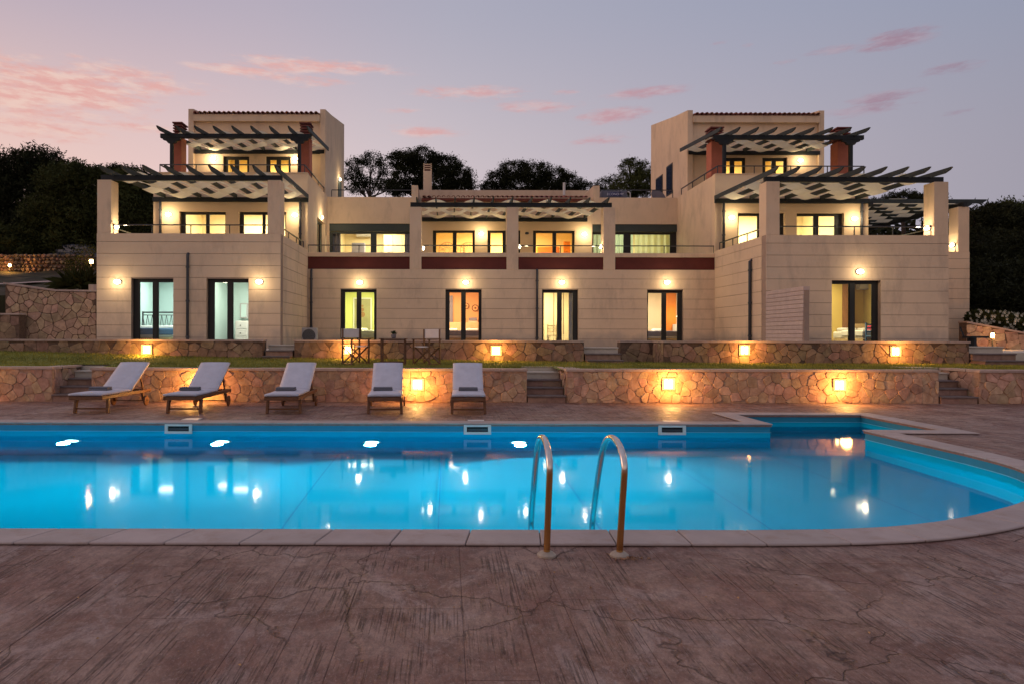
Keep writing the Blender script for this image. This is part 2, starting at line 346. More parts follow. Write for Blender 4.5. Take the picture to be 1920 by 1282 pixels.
def glass_mat():
    m = bpy.data.materials.new('window_glass'); m.use_nodes = True; t = m.node_tree; n = t.nodes; l = t.links
    n.remove(n['Principled BSDF']); o = n['Material Output']
    tr = n.new('ShaderNodeBsdfTransparent'); tr.inputs[0].default_value = (.93,.95,.94,1)
    gl = n.new('ShaderNodeBsdfGlossy'); gl.inputs['Roughness'].default_value = .02
    fr = n.new('ShaderNodeFresnel'); fr.inputs[0].default_value = 1.5
    mx = n.new('ShaderNodeMixShader'); l.new(fr.outputs[0], mx.inputs[0]); l.new(tr.outputs[0], mx.inputs[1]); l.new(gl.outputs[0], mx.inputs[2]); l.new(mx.outputs[0], o.inputs[0])
    return m
M['glass'] = glass_mat()
def water_mat():
    m = bpy.data.materials.new('pool_water'); m.use_nodes = True; t = m.node_tree; n = t.nodes; l = t.links
    n.remove(n['Principled BSDF']); o = n['Material Output']
    rf = n.new('ShaderNodeBsdfRefraction'); rf.inputs['IOR'].default_value = 1.33; rf.inputs['Roughness'].default_value = .0; rf.inputs[0].default_value = (.55,.97,1,1)
    gl = n.new('ShaderNodeBsdfGlossy'); gl.inputs['Roughness'].default_value = .055
    fr = n.new('ShaderNodeFresnel'); fr.inputs[0].default_value = 1.33
    g = n.new('ShaderNodeNewGeometry'); mp = n.new('ShaderNodeMapping'); mp.inputs['Scale'].default_value = (1,1.6,1); l.new(g.outputs['Position'], mp.inputs[0])
    no = n.new('ShaderNodeTexNoise'); no.inputs['Scale'].default_value = 1.6; no.inputs['Detail'].default_value = 2; l.new(mp.outputs[0], no.inputs['Vector'])
    bp = n.new('ShaderNodeBump'); bp.inputs['Strength'].default_value = .10; bp.inputs['Distance'].default_value = .004; l.new(no.outputs[0], bp.inputs['Height'])
    l.new(bp.outputs[0], gl.inputs['Normal'])
    po = n.new('ShaderNodeMath'); po.operation = 'MULTIPLY'; po.inputs[1].default_value = .58; l.new(fr.outputs[0], po.inputs[0])
    mx = n.new('ShaderNodeMixShader'); l.new(po.outputs[0], mx.inputs[0]); l.new(rf.outputs[0], mx.inputs[1]); l.new(gl.outputs[0], mx.inputs[2]); l.new(mx.outputs[0], o.inputs[0])
    return m
M['water'] = water_mat()
M['liner'] = mat('pool_liner', (.005,.43,.66), .8, .05, .7, spec=0)
M['liner_dark'] = mat('pool_liner_band', (.02,.22,.33), .5, .06, 3)

def deck_mat():
    m = bpy.data.materials.new('stamped_concrete'); m.use_nodes = True; t = m.node_tree; n = t.nodes; l = t.links
    b = n['Principled BSDF']; b.inputs['Specular IOR Level'].default_value = .22
    g = n.new('ShaderNodeNewGeometry')
    def noise(sc, st=(1,1,1), det=6, ro=.6, dist=0, loc=(0,0,0)):
        mp = n.new('ShaderNodeMapping'); mp.inputs['Scale'].default_value = st; mp.inputs['Location'].default_value = loc; l.new(g.outputs['Position'], mp.inputs[0])
        q = n.new('ShaderNodeTexNoise'); q.inputs['Scale'].default_value = sc; q.inputs['Detail'].default_value = det; q.inputs['Roughness'].default_value = ro; q.inputs['Distortion'].default_value = dist
        l.new(mp.outputs[0], q.inputs['Vector']); return q.outputs[0]
    def rng_(x, a, b_, c=0, d=1):
        r = n.new('ShaderNodeMapRange'); l.new(x, r.inputs[0]); r.inputs[1].default_value = a; r.inputs[2].default_value = b_; r.inputs[3].default_value = c; r.inputs[4].default_value = d; return r.outputs[0]
    def mx(f, a, b_, bl='MIX'):
        q = n.new('ShaderNodeMix'); q.data_type = 'RGBA'; q.blend_type = bl
        if isinstance(f, float): q.inputs[0].default_value = f
        else: l.new(f, q.inputs[0])
        for i, v in ((6,a),(7,b_)):
            if isinstance(v, tuple): q.inputs[i].default_value = v
            else: l.new(v, q.inputs[i])
        return q.outputs[2]
    def ma(op, a, b_=None):
        q = n.new('ShaderNodeMath'); q.operation = op
        for i, v in enumerate((a,b_)):
            if v is None: continue
            if isinstance(v,(int,float)): q.inputs[i].default_value = v
            else: l.new(v, q.inputs[i])
        return q.outputs[0]
    big = rng_(noise(1.3, det=10, ro=.72, dist=.8), .42, .58)
    patch = rng_(noise(2.4, (1,.7,1), det=10, ro=.75, dist=1.0, loc=(5,3,0)), .53, .59)
    red = rng_(noise(1.1, det=6, loc=(9,2,0)), .5, .66)
    fine = noise(11, (1.6,.7,1), det=10, ro=.8)
    c = mx(big, (.19,.096,.070,1), (.34,.22,.172,1))
    c = mx(ma('MULTIPLY', patch, .7), c, (.37,.27,.235,1))
    c = mx(ma('MULTIPLY', red, .6), c, (.22,.10,.075,1))
    c = mx(rng_(fine, .42, .62, 0, .6), c, (.09,.055,.048,1))
    pale = rng_(noise(55, (1.5,.8,1), det=8, ro=.9, loc=(2,7,0)), .53, .62)
    darks = rng_(noise(70, (1.5,.8,1), det=8, ro=.9, loc=(8,1,0)), .53, .62)
    c = mx(ma('MULTIPLY', darks, .55), c, (.06,.032,.024,1))
    c = mx(ma('MULTIPLY', pale, .5), c, (.46,.36,.33,1))
    # wood-grain relief: fine grooves along the boards, present in patches
    grain = noise(1.0, (85, 1.5, 1), det=3, ro=.6, dist=.45)
    gl_ = rng_(grain, .41, .46)             # 0 in grooves
    gmask = rng_(noise(2.2, (1.5,.8,1), det=6, ro=.7, loc=(1,8,0)), .47, .58)
    groove = ma('MULTIPLY', ma('SUBTRACT', 1.0, gl_), gmask)
    c = mx(ma('MULTIPLY', groove, .62), c, (.04,.027,.026,1))
    # cracks
    vo = n.new('ShaderNodeTexVoronoi'); vo.feature = 'DISTANCE_TO_EDGE'; vo.inputs['Scale'].default_value = .95
    wv = n.new('ShaderNodeTexNoise'); wv.inputs['Scale'].default_value = 3.5; wv.inputs['Detail'].default_value = 7; l.new(g.outputs['Position'], wv.inputs['Vector'])
    va = n.new('ShaderNodeVectorMath'); va.operation = 'MULTIPLY_ADD'; l.new(wv.outputs['Color'], va.inputs[0]); va.inputs[1].default_value = (.5,.5,0); l.new(g.outputs['Position'], va.inputs[2]); l.new(va.outputs[0], vo.inputs['Vector'])
    cmask = rng_(noise(.8, det=2, loc=(4,4,0)), .42, .5)
    crack = ma('MULTIPLY', ma('SUBTRACT', 1.0, rng_(vo.outputs['Distance'], .0, .007)), cmask)
    c = mx(ma('MULTIPLY', crack, .45), c, (.03,.02,.018,1))
    # board seams beyond the modelled boards
    br = n.new('ShaderNodeTexBrick'); br.offset = .37; br.inputs['Scale'].default_value = 1; br.inputs['Mortar Size'].default_value = .006; br.inputs['Brick Width'].default_value = 1.24; br.inputs['Row Height'].default_value = .31
    sp = n.new('ShaderNodeSeparateXYZ'); cb = n.new('ShaderNodeCombineXYZ'); l.new(g.outputs['Position'], sp.inputs[0]); l.new(sp.outputs[1], cb.inputs[0]); l.new(sp.outputs[0], cb.inputs[1]); l.new(cb.outputs[0], br.inputs['Vector'])
    far = rng_(sp.outputs[1], 8.0, 9.0)
    seam = ma('MULTIPLY', br.outputs['Fac'], far)
    c = mx(ma('MULTIPLY', seam, .35), c, (.03,.02,.02,1))
    l.new(c, b.inputs['Base Color'])
    rr = rng_(noise(7, det=5), .3, .7, .42, .75); l.new(rr, b.inputs['Roughness'])
    h = ma('SUBTRACT', ma('SUBTRACT', ma('MULTIPLY', fine, .35), ma('MULTIPLY', groove, .5)), ma('MULTIPLY', crack, .8))
    h = ma('SUBTRACT', h, seam)
    bp = n.new('ShaderNodeBump'); bp.inputs['Strength'].default_value = 1; bp.inputs['Distance'].default_value = .016; l.new(h, bp.inputs['Height']); l.new(bp.outputs[0], b.inputs['Normal'])
    return m
M['deck'] = deck_mat()

def light(name, loc, power, col, radius=.06, parent=None, kind='POINT', size=None, rot=None, spot=None):
    ld = bpy.data.lights.new(name, kind); ld.energy = power; ld.color = col
    if kind == 'AREA': ld.shape = 'RECTANGLE'; ld.size, ld.size_y = size
    else: ld.shadow_soft_size = radius
    if kind == 'SPOT': ld.spot_size = spot[0]; ld.spot_blend = spot[1]
    o = bpy.data.objects.new(name, ld); COL.objects.link(o)
    if parent:
        o.parent = parent; o.location = Vector(loc)-ORG[parent.name]
    else: o.location = loc
    if rot: o.rotation_euler = rot
    return o
WARM = (1,.74,.42); SOFT = (1,.80,.48); AMBER = (1,.46,.11)

# ================================================================== pool & deck
crv = [(2.2,5.02),(2.9,5.06),(3.53,5.18),(4.28,5.49),(5.16,6.03),(5.9,6.75),(6.34,7.6),(6.45,8.5)]
def catmull(P, k=6):
    out = []
    Q = [P[0]]+P+[P[-1]]
    for i in range(1, len(Q)-2):
        p0,p1,p2,p3 = [np.array(Q[j],float) for j in (i-1,i,i+1,i+2)]
        for s in range(k):
            t = s/k; out.append(tuple(.5*((2*p1)+(-p0+p2)*t+(2*p0-5*p1+4*p2-p3)*t*t+(-p0+3*p1-3*p2+p3)*t**3)))
    out.append(P[-1]); return out
curve = catmull(crv)
inner = [(-10.5,5.02)]+curve+[(6.45,10.55),(7.68,10.55),(7.68,12.69),(5.33,12.69),(5.33,11.28),(-10.5,11.28)]
def offset(poly, d):
    n = len(poly); out = []
    for i in range(n):
        a = np.array(poly[i-1]); b = np.array(poly[i]); c = np.array(poly[(i+1)%n])
        d1 = (b-a)/np.linalg.norm(b-a); d2 = (c-b)/np.linalg.norm(c-b)
        n1 = np.array([d1[1],-d1[0]]); n2 = np.array([d2[1],-d2[0]])
        m = (n1+n2); m /= np.linalg.norm(m); out.append(tuple(b+m*d/max(.4,m.dot(n1))))
    return out
outer = offset(inner, .31)
hole = offset(inner, .10)
rect = [(-30,-8),(34,-8),(34,15.4),(-30,15.4)]
tris = tessellate_polygon([[Vector((x,y,0)) for x,y in rect],[Vector((x,y,0)) for x,y in hole]])
allp = rect+hole
d = MB(); d.add([(x,y,0) for x,y in allp], [t for t in tris])
deck = struct('pool_deck', d, M['deck'])
# modelled boards of the stamped paving in the foreground
def ymax_at(x):
    if x < 2.2: return 4.9
    if x > 6.4: return 5.2
    ys = [b for a,b in curve if a >= x]
    return (min(ys) if ys else 8)-.05
xb_ = -4.1; i = 0
while xb_ < 8.0:
    w = random.choice((.24,.31,.31,.44,.60)); x0 = xb_; x1 = x0+w; xb_ = x1; i += 1
    ym = min(ymax_at(x0), ymax_at(x1)) if x1 < 6.4 else 10.0
    if x0 > 6.7: ym = 10.1
    elif x0 > 6.0 or x1 > 6.4: ym = 5.9 if x0 < 6.3 else 6.0
    y = 1.55 + ((i*37) % 100)/100*1.2 - 1.24
    while y < ym-.1:
        ya = max(y, 1.6); yb = min(y+1.24, ym)
        if yb-ya > .15 and yb > 2.3 and abs((x0+.15)/max(yb,2.9)-.1) < .86:
            g_ = .0012; h = .0045+random.random()*.001
            m = MB(); m.prism([(x0+g_,0.0),(x0+g_,h-.002),(x0+g_+.003,h),(x1-g_-.003,h),(x1-g_,h-.002),(x1-g_,0.0)], 'y', ya+g_, yb-g_)
            m.build('paving_board', M['deck'], deck)
        y += 1.24
# coping stones
pool = thing('swimming_pool', (-1.5,8.2,0), 'large blue lit swimming pool with pale stone coping and rounded corner', 'swimming pool')
ip = offset(inner, -.03)
def densify(poly, po):
    A_, B_ = [], []; n = len(poly)
    for i in range(n):
        a, b = np.array(poly[i]), np.array(poly[(i+1)%n]); c, e = np.array(po[i]), np.array(po[(i+1)%n])
        L_ = np.linalg.norm(b-a); k = max(1, int(round(L_/.5)))
        yield i, L_, k, a, b, c, e
run = 0; cur = None
segs = list(densify(ip, outer))
stones = []
for i, L_, k, a, b, c, e in segs:
    if L_ < .35:       # on the curve: join small edges into one stone
        if cur is None: cur = [[a],[c],0]
        cur[0].append(b); cur[1].append(e); cur[2] += L_
        if cur[2] > .45: stones.append(cur); cur = None
    else:
        if cur: stones.append(cur); cur = None
        for j in range(k):
            t0, t1_ = j/k, (j+1)/k
            stones.append([[a+(b-a)*t0, a+(b-a)*t1_],[c+(e-c)*t0, c+(e-c)*t1_], L_/k])
if cur: stones.append(cur)
for A_, B_, L_ in stones:
    A_ = [p.copy() for p in A_]; B_ = [p.copy() for p in B_]
    gp = .0035
    for S_ in (A_, B_):
        v0 = (S_[1]-S_[0]); v0 /= np.linalg.norm(v0)+1e-9; S_[0] = S_[0]+v0*gp
        v1 = (S_[-1]-S_[-2]); v1 /= np.linalg.norm(v1)+1e-9; S_[-1] = S_[-1]-v1*gp
    poly = A_+B_[::-1]
    zt = .028+random.random()*.002; zb = .009
    m = MB(); m.prism([tuple(p) for p in poly], 'z', -.008 if False else zb, zt)
    m.build('coping_stone', M['coping'], pool, bevel=.006)
# mortar bed under coping
ringt = tessellate_polygon([[Vector((x,y,0)) for x,y in offset(inner,.30)],[Vector((x,y,0)) for x,y in offset(inner,-.015)]])
oo = offset(inner,.30)+offset(inner,-.015)
m = MB(); m.add([(x,y,.0085) for x,y in oo], [t for t in ringt])
n_ = len(inner); b0 = n_
lo = offset(inner,-.015)
m.add([(x,y,.0085) for x,y in lo]+[(x,y,-.02) for x,y in lo], [(i,(i+1)%n_,n_+(i+1)%n_,n_+i) for i in range(n_)])
m.build('coping_bed', M['riser'], pool)
# basin
def depth(x): 
    t = min(1, max(0, (x+9)/14)); return -.2-(2.05-1.05*t)
bas = MB(); band = MB()
ins = []
for i in range(n_):
    a = np.array(inner[i]); b = np.array(inner[(i+1)%n_]); k = max(1,int(np.linalg.norm(b-a)/1.0))
    for j in range(k): ins.append(tuple(a+(b-a)*j/k))
k = len(ins)
bas.add([(x,y,-.115) for x,y in ins]+[(x,y,depth(x)) for x,y in ins], [(i,(i+1)%k,k+(i+1)%k,k+i) for i in range(k)])
band.add([(x,y,.008) for x,y in ins]+[(x,y,-.115) for x,y in ins], [(i,(i+1)%k,k+(i+1)%k,k+i) for i in range(k)])
ft = tessellate_polygon([[Vector((x,y,0)) for x,y in ins]])
bas.add([(x,y,depth(x)) for x,y in ins], [t for t in ft])
bas.build('pool_basin', M['liner'], pool); band.build('waterline_band', M['liner_dark'], pool)
ld_ = MB(); lp = offset(inner,-.012)
ld_.add([(x,y,-.112) for x,y in lp]+[(x,y,-.120) for x,y in lp]+[(x,y,-.112) for x,y in inner]+[(x,y,-.120) for x,y in inner],
        [(i,(i+1)%n_,n_+(i+1)%n_,n_+i) for i in range(n_)]+[(i,(i+1)%n_,2*n_+(i+1)%n_,2*n_+i) for i in range(n_)])
ld_.build('liner_ledge', mat('liner_trim',(.10,.50,.72),.5), pool)
# liner seams on the floor
sm = MB()
for x in (-8.6,-6.9,-5.2,-3.5,-1.8,-.1,1.6,3.3,5.0):
    zz = depth(x); y1_ = 11.25; y0_ = 5.2 if x < 3 else 5.9 if x < 4.5 else 6.4
    sm.add([(x-.006,y0_,depth(x-.006)+.004),(x+.006,y0_,depth(x+.006)+.004),(x+.006,y1_,depth(x+.006)+.004),(x-.006,y1_,depth(x-.006)+.004)],[(0,1,2,3)])
sm.build('liner_seam', mat('seam',(.008,.28,.55),.8,spec=0), pool)
WZ = -.2
wp = offset(inner, .002)
wt = tessellate_polygon([[Vector((x,y,0)) for x,y in wp]])
wm = MB(); wm.add([(x,y,WZ) for x,y in wp], [t for t in wt])
wob = wm.build('pool_water', M['water'])
me = wob.data
for p in me.polygons:
    if p.normal.z < 0: p.flip()
tag(wob, kind='structure')
# pool lamps
for n, x in enumerate((-8.65,-6.2,-3.72,-1.25,1.17,3.6)):
    if n in (0,): pass
    t = thing('pool_lamp', (x,11.28,-.72), ['round underwater lamp at the far left end of the pool wall','underwater lamp in the back pool wall below the leftmost sun lounger','underwater lamp in the back pool wall between second and third sun loungers','underwater lamp in the back pool wall below the fourth sun lounger','underwater lamp in the back pool wall just left of the ladder rails','x'][n], 'pool lamp', 'underwater lamps') if n < 5 else None
    if not t: continue
    MB().lathe([(.15,11.279),(.15,11.262),(.12,11.255)], (x,0,-.72), 20, 'y').build('rim', M['white'], t)
    MB().lathe([(.115,11.256),(.10,11.236),(.05,11.228)], (x,0,-.72), 20, 'y').build('lens', M['lamp_p'], t)
    light('bulb', (x,11.0,-.72), (430,430,430,460,1100)[n], (.25,.98,1), .09, t, kind='SPOT', rot=Vector((-.25 if n == 4 else 0,1,-.10)).to_track_quat('Z','Y').to_euler(), spot=(R(174),1))
# skimmers and lids
for px, lb in ((336,'left'),(895.5,'middle'),(1260,'right')):
    x = ax(px,11.28); t = thing('pool_skimmer', (x,11.28,-.08), 'white rectangular pool skimmer in the back pool wall, %s one of three' % lb, 'skimmer', 'pool skimmers')
    m = MB(); m.box(x-.225,x+.225,11.245,11.279,-.03,.002); m.box(x-.225,x+.225,11.245,11.279,-.155,-.115); m.box(x-.225,x-.175,11.245,11.279,-.115,-.03); m.box(x+.175,x+.225,11.245,11.279,-.115,-.03)
    m.build('skimmer_frame', M['white'], t, bevel=.004)
    MB().box(x-.175,x+.175,11.268,11.2785,-.115,-.03).build('opening', M['dark'], t)
    MB().box(x-.16,x+.16,11.252,11.262,-.10,-.065).build('flap', M['pipe'], t)
for px, py, lb in ((360,787,'second sun lounger'),(893,789,'rightmost sun lounger'),(1262,789.5,'stone steps, right of them')):
    D = 1.45*F/(py-631); x = ax(px,D)
    tag(MB().box(x-.14,x+.14,D-.13,D+.13,.002,.011).build('skimmer_lid', M['white']), 'flat pale skimmer lid set in paving in front of the '+lb, 'skimmer lid', 'skimmer lids')
# ladder
lad = thing('pool_ladder', (.9,4.58,0), 'stainless pool ladder with two arched handrails at the front pool edge', 'pool ladder')
prof = [(a-.07, b if b <= .5 else .5+(b-.5)*.76) for a,b in [(4.58,.0),(4.53,.25),(4.47,.52),(4.455,.62),(4.47,.70),(4.53,.775),(4.62,.82),(4.73,.84),(4.85,.825),(4.95,.78),(5.03,.71),(5.10,.61),(5.19,.45),(5.28,.29),(5.36,.14),(5.41,.02),(5.43,-.1),(5.43,-1.0)]]
pf = catmull(prof, 3)
for x in (.655,1.135):
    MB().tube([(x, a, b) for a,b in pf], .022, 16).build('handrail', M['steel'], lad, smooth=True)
    MB().lathe([(.062,.0),(.062,.012),(.045,.026),(.026,.034)], (x,4.51,.006), 24).build('flange', M['flange'], lad, smooth=False)
for z in (-.35,-.62,-.9):
    MB().box(.675,1.115,5.33,5.40,z-.015,z+.015).build('tread', M['white'], lad, bevel=.005)
m = MB()
for k in range(70):
    a = random.gauss(0,1); r_ = random.random()
    x = 1.15+random.gauss(.03,.05); y = 4.475-abs(random.gauss(0,.022)); s_ = random.uniform(.004,.015)
    pts = [(x+random.uniform(-s_,s_), y+random.uniform(-s_,s_), random.uniform(.003,.003+s_*1.3)) for _ in range(6)]
    m.add(pts, [(0,1,2),(0,2,3),(0,3,4),(1,4,5),(2,3,5),(1,2,5),(0,1,4),(3,4,5)])
for k in range(30):
    x = .655+random.gauss(0,.045); y = 4.46-abs(random.gauss(0,.01)); s_ = random.uniform(.003,.008)
    pts = [(x+random.uniform(-s_,s_), y+random.uniform(-s_,s_), random.uniform(.003,.003+s_)) for _ in range(6)]
    m.add(pts, [(0,1,2),(0,2,3),(0,3,4),(1,4,5),(2,3,5),(1,2,5),(0,1,4),(3,4,5)])
tag(m.build('concrete_rubble', M['rubble']), 'crumbled brown concrete chips around the ladder flanges', 'rubble', kind='stuff')

# fallen leaves and grit on the paving
m = MB()
for k in range(170):
    x = random.uniform(-4,7); y = random.uniform(2.6,4.6) if k % 3 else random.uniform(11.9,14.9)
    if y > 5: x *= 1.6
    s_ = random.uniform(.004,.012); a = random.uniform(0,6.3); c_, q_ = math.cos(a)*s_, math.sin(a)*s_
    m.add([(x-c_,y-q_,.009),(x+q_*.5,y-c_*.5,.012+s_*.3),(x+c_,y+q_,.010),(x-q_*.5,y+c_*.5,.011)],[(0,1,2,3)])
tag(m.build('fallen_leaves', mat('dry_leaf',(.42,.24,.10),.9,.4,30)), 'tiny dry leaves and grit scattered on the brown paving', 'leaves', kind='stuff')
# ================================================================== stone walls
def clip(poly, px, py, nx, ny):
    out = []
    for i in range(len(poly)):
        a = poly[i]; b = poly[(i+1)%len(poly)]
        da = (a[0]-px)*nx+(a[1]-py)*ny; db = (b[0]-px)*nx+(b[1]-py)*ny
        if da <= 0: out.append(a)
        if da*db < 0:
            t = da/(da-db); out.append((a[0]+(b[0]-a[0])*t, a[1]+(b[1]-a[1])*t))
    return out
def stones_on(parent, u0, u1, v0, v1, s, fr, mt, vtop=None, gap=.004, proud=.013, avoid=()):
    """crazy-paving stones in the (u,v) rectangle; fr maps (u,v,w) to the world, w = proud of the face"""
    pts = []; nu = max(1,int(round((u1-u0)/s))); nv = max(1,int(round((v1-v0)/(s*.78))))
    for i in range(-1,nu+1):
        for j in range(-1,nv+1):
            pts.append((u0+(i+.5+random.uniform(-.55,.55)+(.25 if j%2 else -.25))*(u1-u0)/nu, v0+(j+.5+random.uniform(-.5,.5))*(v1-v0)/nv))
    for (px,py) in pts:
        if not (u0 <= px <= u1 and v0 <= py <= v1): continue
        top = vtop(px) if vtop else v1
        poly = [(u0,v0),(u1,v0),(u1,top),(u0,top)]
        for (qx,qy) in pts:
            dx, dy = qx-px, qy-py; d2 = dx*dx+dy*dy
            if d2 == 0 or d2 > (4*s)**2: continue
            poly = clip(poly, (px+qx)/2, (py+qy)/2, dx, dy)
            if len(poly) < 3: break
        if len(poly) < 3: continue
        for (a0,a1,b0,b1) in avoid:
            if a0 < px < a1 and b0 < py < b1: poly = []
            else:
                if poly and px <= a0 and any(p[0] > a0 and b0 < p[1] < b1 for p in poly): poly = clip(poly, a0, 0, 1, 0)
                elif poly and px >= a1 and any(p[0] < a1 and b0 < p[1] < b1 for p in poly): poly = clip(poly, a1, 0, -1, 0)
                elif poly and py <= b0 and any(p[1] > b0 and a0 < p[0] < a1 for p in poly): poly = clip(poly, 0, b0, 0, 1)
                elif poly and py >= b1 and any(p[1] < b1 and a0 < p[0] < a1 for p in poly): poly = clip(poly, 0, b1, 0, -1)
        if len(poly) < 3: continue
        cx = sum(p[0] for p in poly)/len(poly); cy_ = sum(p[1] for p in poly)/len(poly)
        ar = abs(sum(poly[i][0]*poly[(i+1)%len(poly)][1]-poly[(i+1)%len(poly)][0]*poly[i][1] for i in range(len(poly))))/2
        if ar < .002: continue
        q = []
        n = len(poly)
        for i in range(n):     # soften corners
            a = poly[i-1]; b = poly[i]; c = poly[(i+1)%n]
            for o in (a, c):
                l_ = math.hypot(o[0]-b[0], o[1]-b[1])
                if l_ < .02: continue
                t = min(.35, .022/l_); q.append((b[0]+(o[0]-b[0])*t, b[1]+(o[1]-b[1])*t))
        rr = math.sqrt(ar/PI)
        def sc(p, g):
            dx, dy = p[0]-cx, p[1]-cy_; l_ = math.hypot(dx,dy)+1e-6; k_ = max(.2,(l_-g)/l_); return (cx+dx*k_, cy_+dy*k_)
        if len(q) < 3: continue
        h = proud*random.uniform(.3,2.0); tx, ty = random.uniform(-.03,.03), random.uniform(-.03,.03)
        j1 = [sc(p, gap+random.uniform(-.003,.006)) for p in q]; j2 = [sc(p, gap+.008+random.uniform(0,.004)) for p in q]
        n = len(q)
        vs = [fr(a,b,-.002) for a,b in j1]+[fr(a,b,h*.6) for a,b in j1]+[fr(a,b,h+(a-cx)*tx+(b-cy_)*ty) for a,b in j2]
        fs = [(i,(i+1)%n,n+(i+1)%n,n+i) for i in range(n)]+[(n+i,n+(i+1)%n,2*n+(i+1)%n,2*n+i) for i in range(n)]+[tuple(range(2*n,3*n))]
        MB().add(vs, fs).build('stone', mt, parent)
def caps(parent, x0, x1, y0, y1, z, t=.05, mt=None, step=.62, along='x'):
    a, b = (x0,x1) if along == 'x' else (y0,y1); k = max(1,int(round((b-a)/step)))
    for i in range(k):
        p, q = a+(b-a)*i/k+.003, a+(b-a)*(i+1)/k-.003
        m = MB(); dz = random.uniform(-.002,.003)
        if along == 'x': m.box(p,q,y0,y1,z-t,z+dz)
        else: m.box(x0,x1,p,q,z-t,z+dz)
        m.build('cap_stone', mt or M['capstone'], parent)

# low walls: D, top z, base z
YL, ZL = 15.1, .745
lamp_low = [(-90,719),(376,719),(783,720),(1253,719),(1573,721)]
def lowwall(name, pxa, pxb, D, zb, zt, label, lamps=(), s=.235, mt='stone', thick=.34, sides=(), back=None, xr=None):
    xa, xb = (ax(pxa,D), ax(pxb,D)) if xr is None else xr
    t = thing(name, ((xa+xb)/2,D,zb), label, 'stone wall')
    MB().box(xa,xb,D,D+thick,zb-.3,zt-.045).build('mortar_core', M['mortar2'] if mt == 'stone' else M['mortar'], t)
    av = [(x-.16,x+.16,z-.14,z+.14) for x,z in lamps]
    stones_on(t, xa+.005, xb-.005, zb, zt-.05, s, lambda u,v,w_: (u,D-w_,v), M[mt], avoid=av)
    for side, yb in sides:
        if side == 'R':
            MB().box(xb-.34,xb,D+.34,yb,zb-.3,zt-.045).build('mortar_core', M['mortar'], t)
            stones_on(t, D+.01, yb, zb, zt-.05, s, lambda u,v,w_: (xb+w_,u,v), M[mt])
            caps(t, xb-.36, xb+.03, D+.37, yb, zt, along='y')
        else:
            MB().box(xa,xa+.34,D+.34,yb,zb-.3,zt-.045).build('mortar_core', M['mortar'], t)
            stones_on(t, D+.01, yb, zb, zt-.05, s, lambda u,v,w_: (xa-w_,u,v), M[mt])
            caps(t, xa-.03, xa+.36, D+.37, yb, zt, along='y')
    caps(t, xa-.02, xb+.02, D-.035, D+thick+.02, zt)
    return t
def ll(px): return [(ax(p,YL),az_(q,YL,p)) for p,q in lamp_low if px[0] < p < px[1]]
lowwall('poolside_wall', -140, 98, YL, 0, ZL+.02, 'low crazy paved stone wall left of the leftmost steps beside the pool deck', ll((-140,98)), sides=(('R',16.3),))
lowwall('poolside_wall', 172, 988, YL, 0, ZL, 'long low crazy paved sandstone wall running behind the sun loungers', ll((172,988)))
lowwall('poolside_wall', 1063, 1760, YL, 0, ZL, 'low crazy paved sandstone wall with two lamps right of the middle steps', ll((1063,1760)), sides=(('L',16.3),))
lowwall('poolside_wall', 1836, 2100, YL, 0, ZL, 'low sandstone wall at the right edge beyond the rightmost steps', (), sides=(('L',16.3),))
YU, ZU = 18.07, 1.355
lamp_up = [(276,655),(654,655),(930,657),(1395,656),(1678,658)]
def lu(a,b): return [(ax(p,YU),az_(q,YU,p)) for p,q in lamp_up if a < p < b]
def lawnz(x, y):
    bk = np.interp(x, [-20,-11.8,-6,-2,2.3,8,30], [1.08,1.05,.89,.86,.80,.755,.755])
    return .72+(bk-.72)*max(0,min(1,(y-15.5)/2.5))**1.3
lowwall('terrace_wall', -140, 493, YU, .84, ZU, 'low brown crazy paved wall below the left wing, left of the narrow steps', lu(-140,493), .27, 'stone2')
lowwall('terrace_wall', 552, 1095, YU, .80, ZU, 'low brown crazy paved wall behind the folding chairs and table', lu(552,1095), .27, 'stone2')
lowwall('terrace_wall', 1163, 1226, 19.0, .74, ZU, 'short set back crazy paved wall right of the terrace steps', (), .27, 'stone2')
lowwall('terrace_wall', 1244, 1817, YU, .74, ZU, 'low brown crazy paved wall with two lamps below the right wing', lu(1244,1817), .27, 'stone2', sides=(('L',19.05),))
# steps
def steps(name, x0, x1, yfront, z0, z1, n, label, tread=.3, wide0=.0):
    t = thing(name, ((x0+x1)/2,yfront,z0), label, 'steps')
    h = (z1-z0)/n
    for i in range(n):
        ya = yfront+i*tread; za = z0+i*h
        e = wide0 if i == 0 else 0
        m_ = max(1,int(round((x1-x0)/.36)))
        for j in range(m_):
            a = x0-e+(x1-x0+2*e)*j/m_; b = x0-e+(x1-x0+2*e)*(j+1)/m_
            MB().box(a+.002,b-.002,ya,yfront+n*tread,za,za+h-.035).build('riser', M['riser'] if i < n-1 else M['slab'], t)
        MB().box(x0-e-.01,x1+e+.01,ya-.03,ya+tread+.02,za+h-.034,za+h).build('tread', M['step'] if i < n-1 else M['slab'], t, bevel=.004)
    return t
steps('garden_steps', ax(96,YL)+.03, ax(172,YL)-.0, YL+.0, 0, .64, 4, 'four stone steps at the left, beside the leftmost sun lounger')
steps('garden_steps', ax(988,YL)+.02, ax(1063,YL)-.03, YL-.02, 0, .64, 4, 'four stone steps between the two long low walls, right of the loungers')
steps('garden_steps', ax(1762,YL)+.02, ax(1834,YL)-.03, YL-.02, 0, .64, 4, 'four stone steps near the right edge of the pool deck')
steps('terrace_steps', ax(495,YU)+.03, ax(550,YU)-.03, YU-.25, .80, 1.22, 3, 'narrow pale stone steps up to the left wing corner')
steps('terrace_steps', ax(1097,YU), ax(1163,YU), YU-.35, .70, 1.18, 3, 'stone steps with pale landing up to the middle terrace')
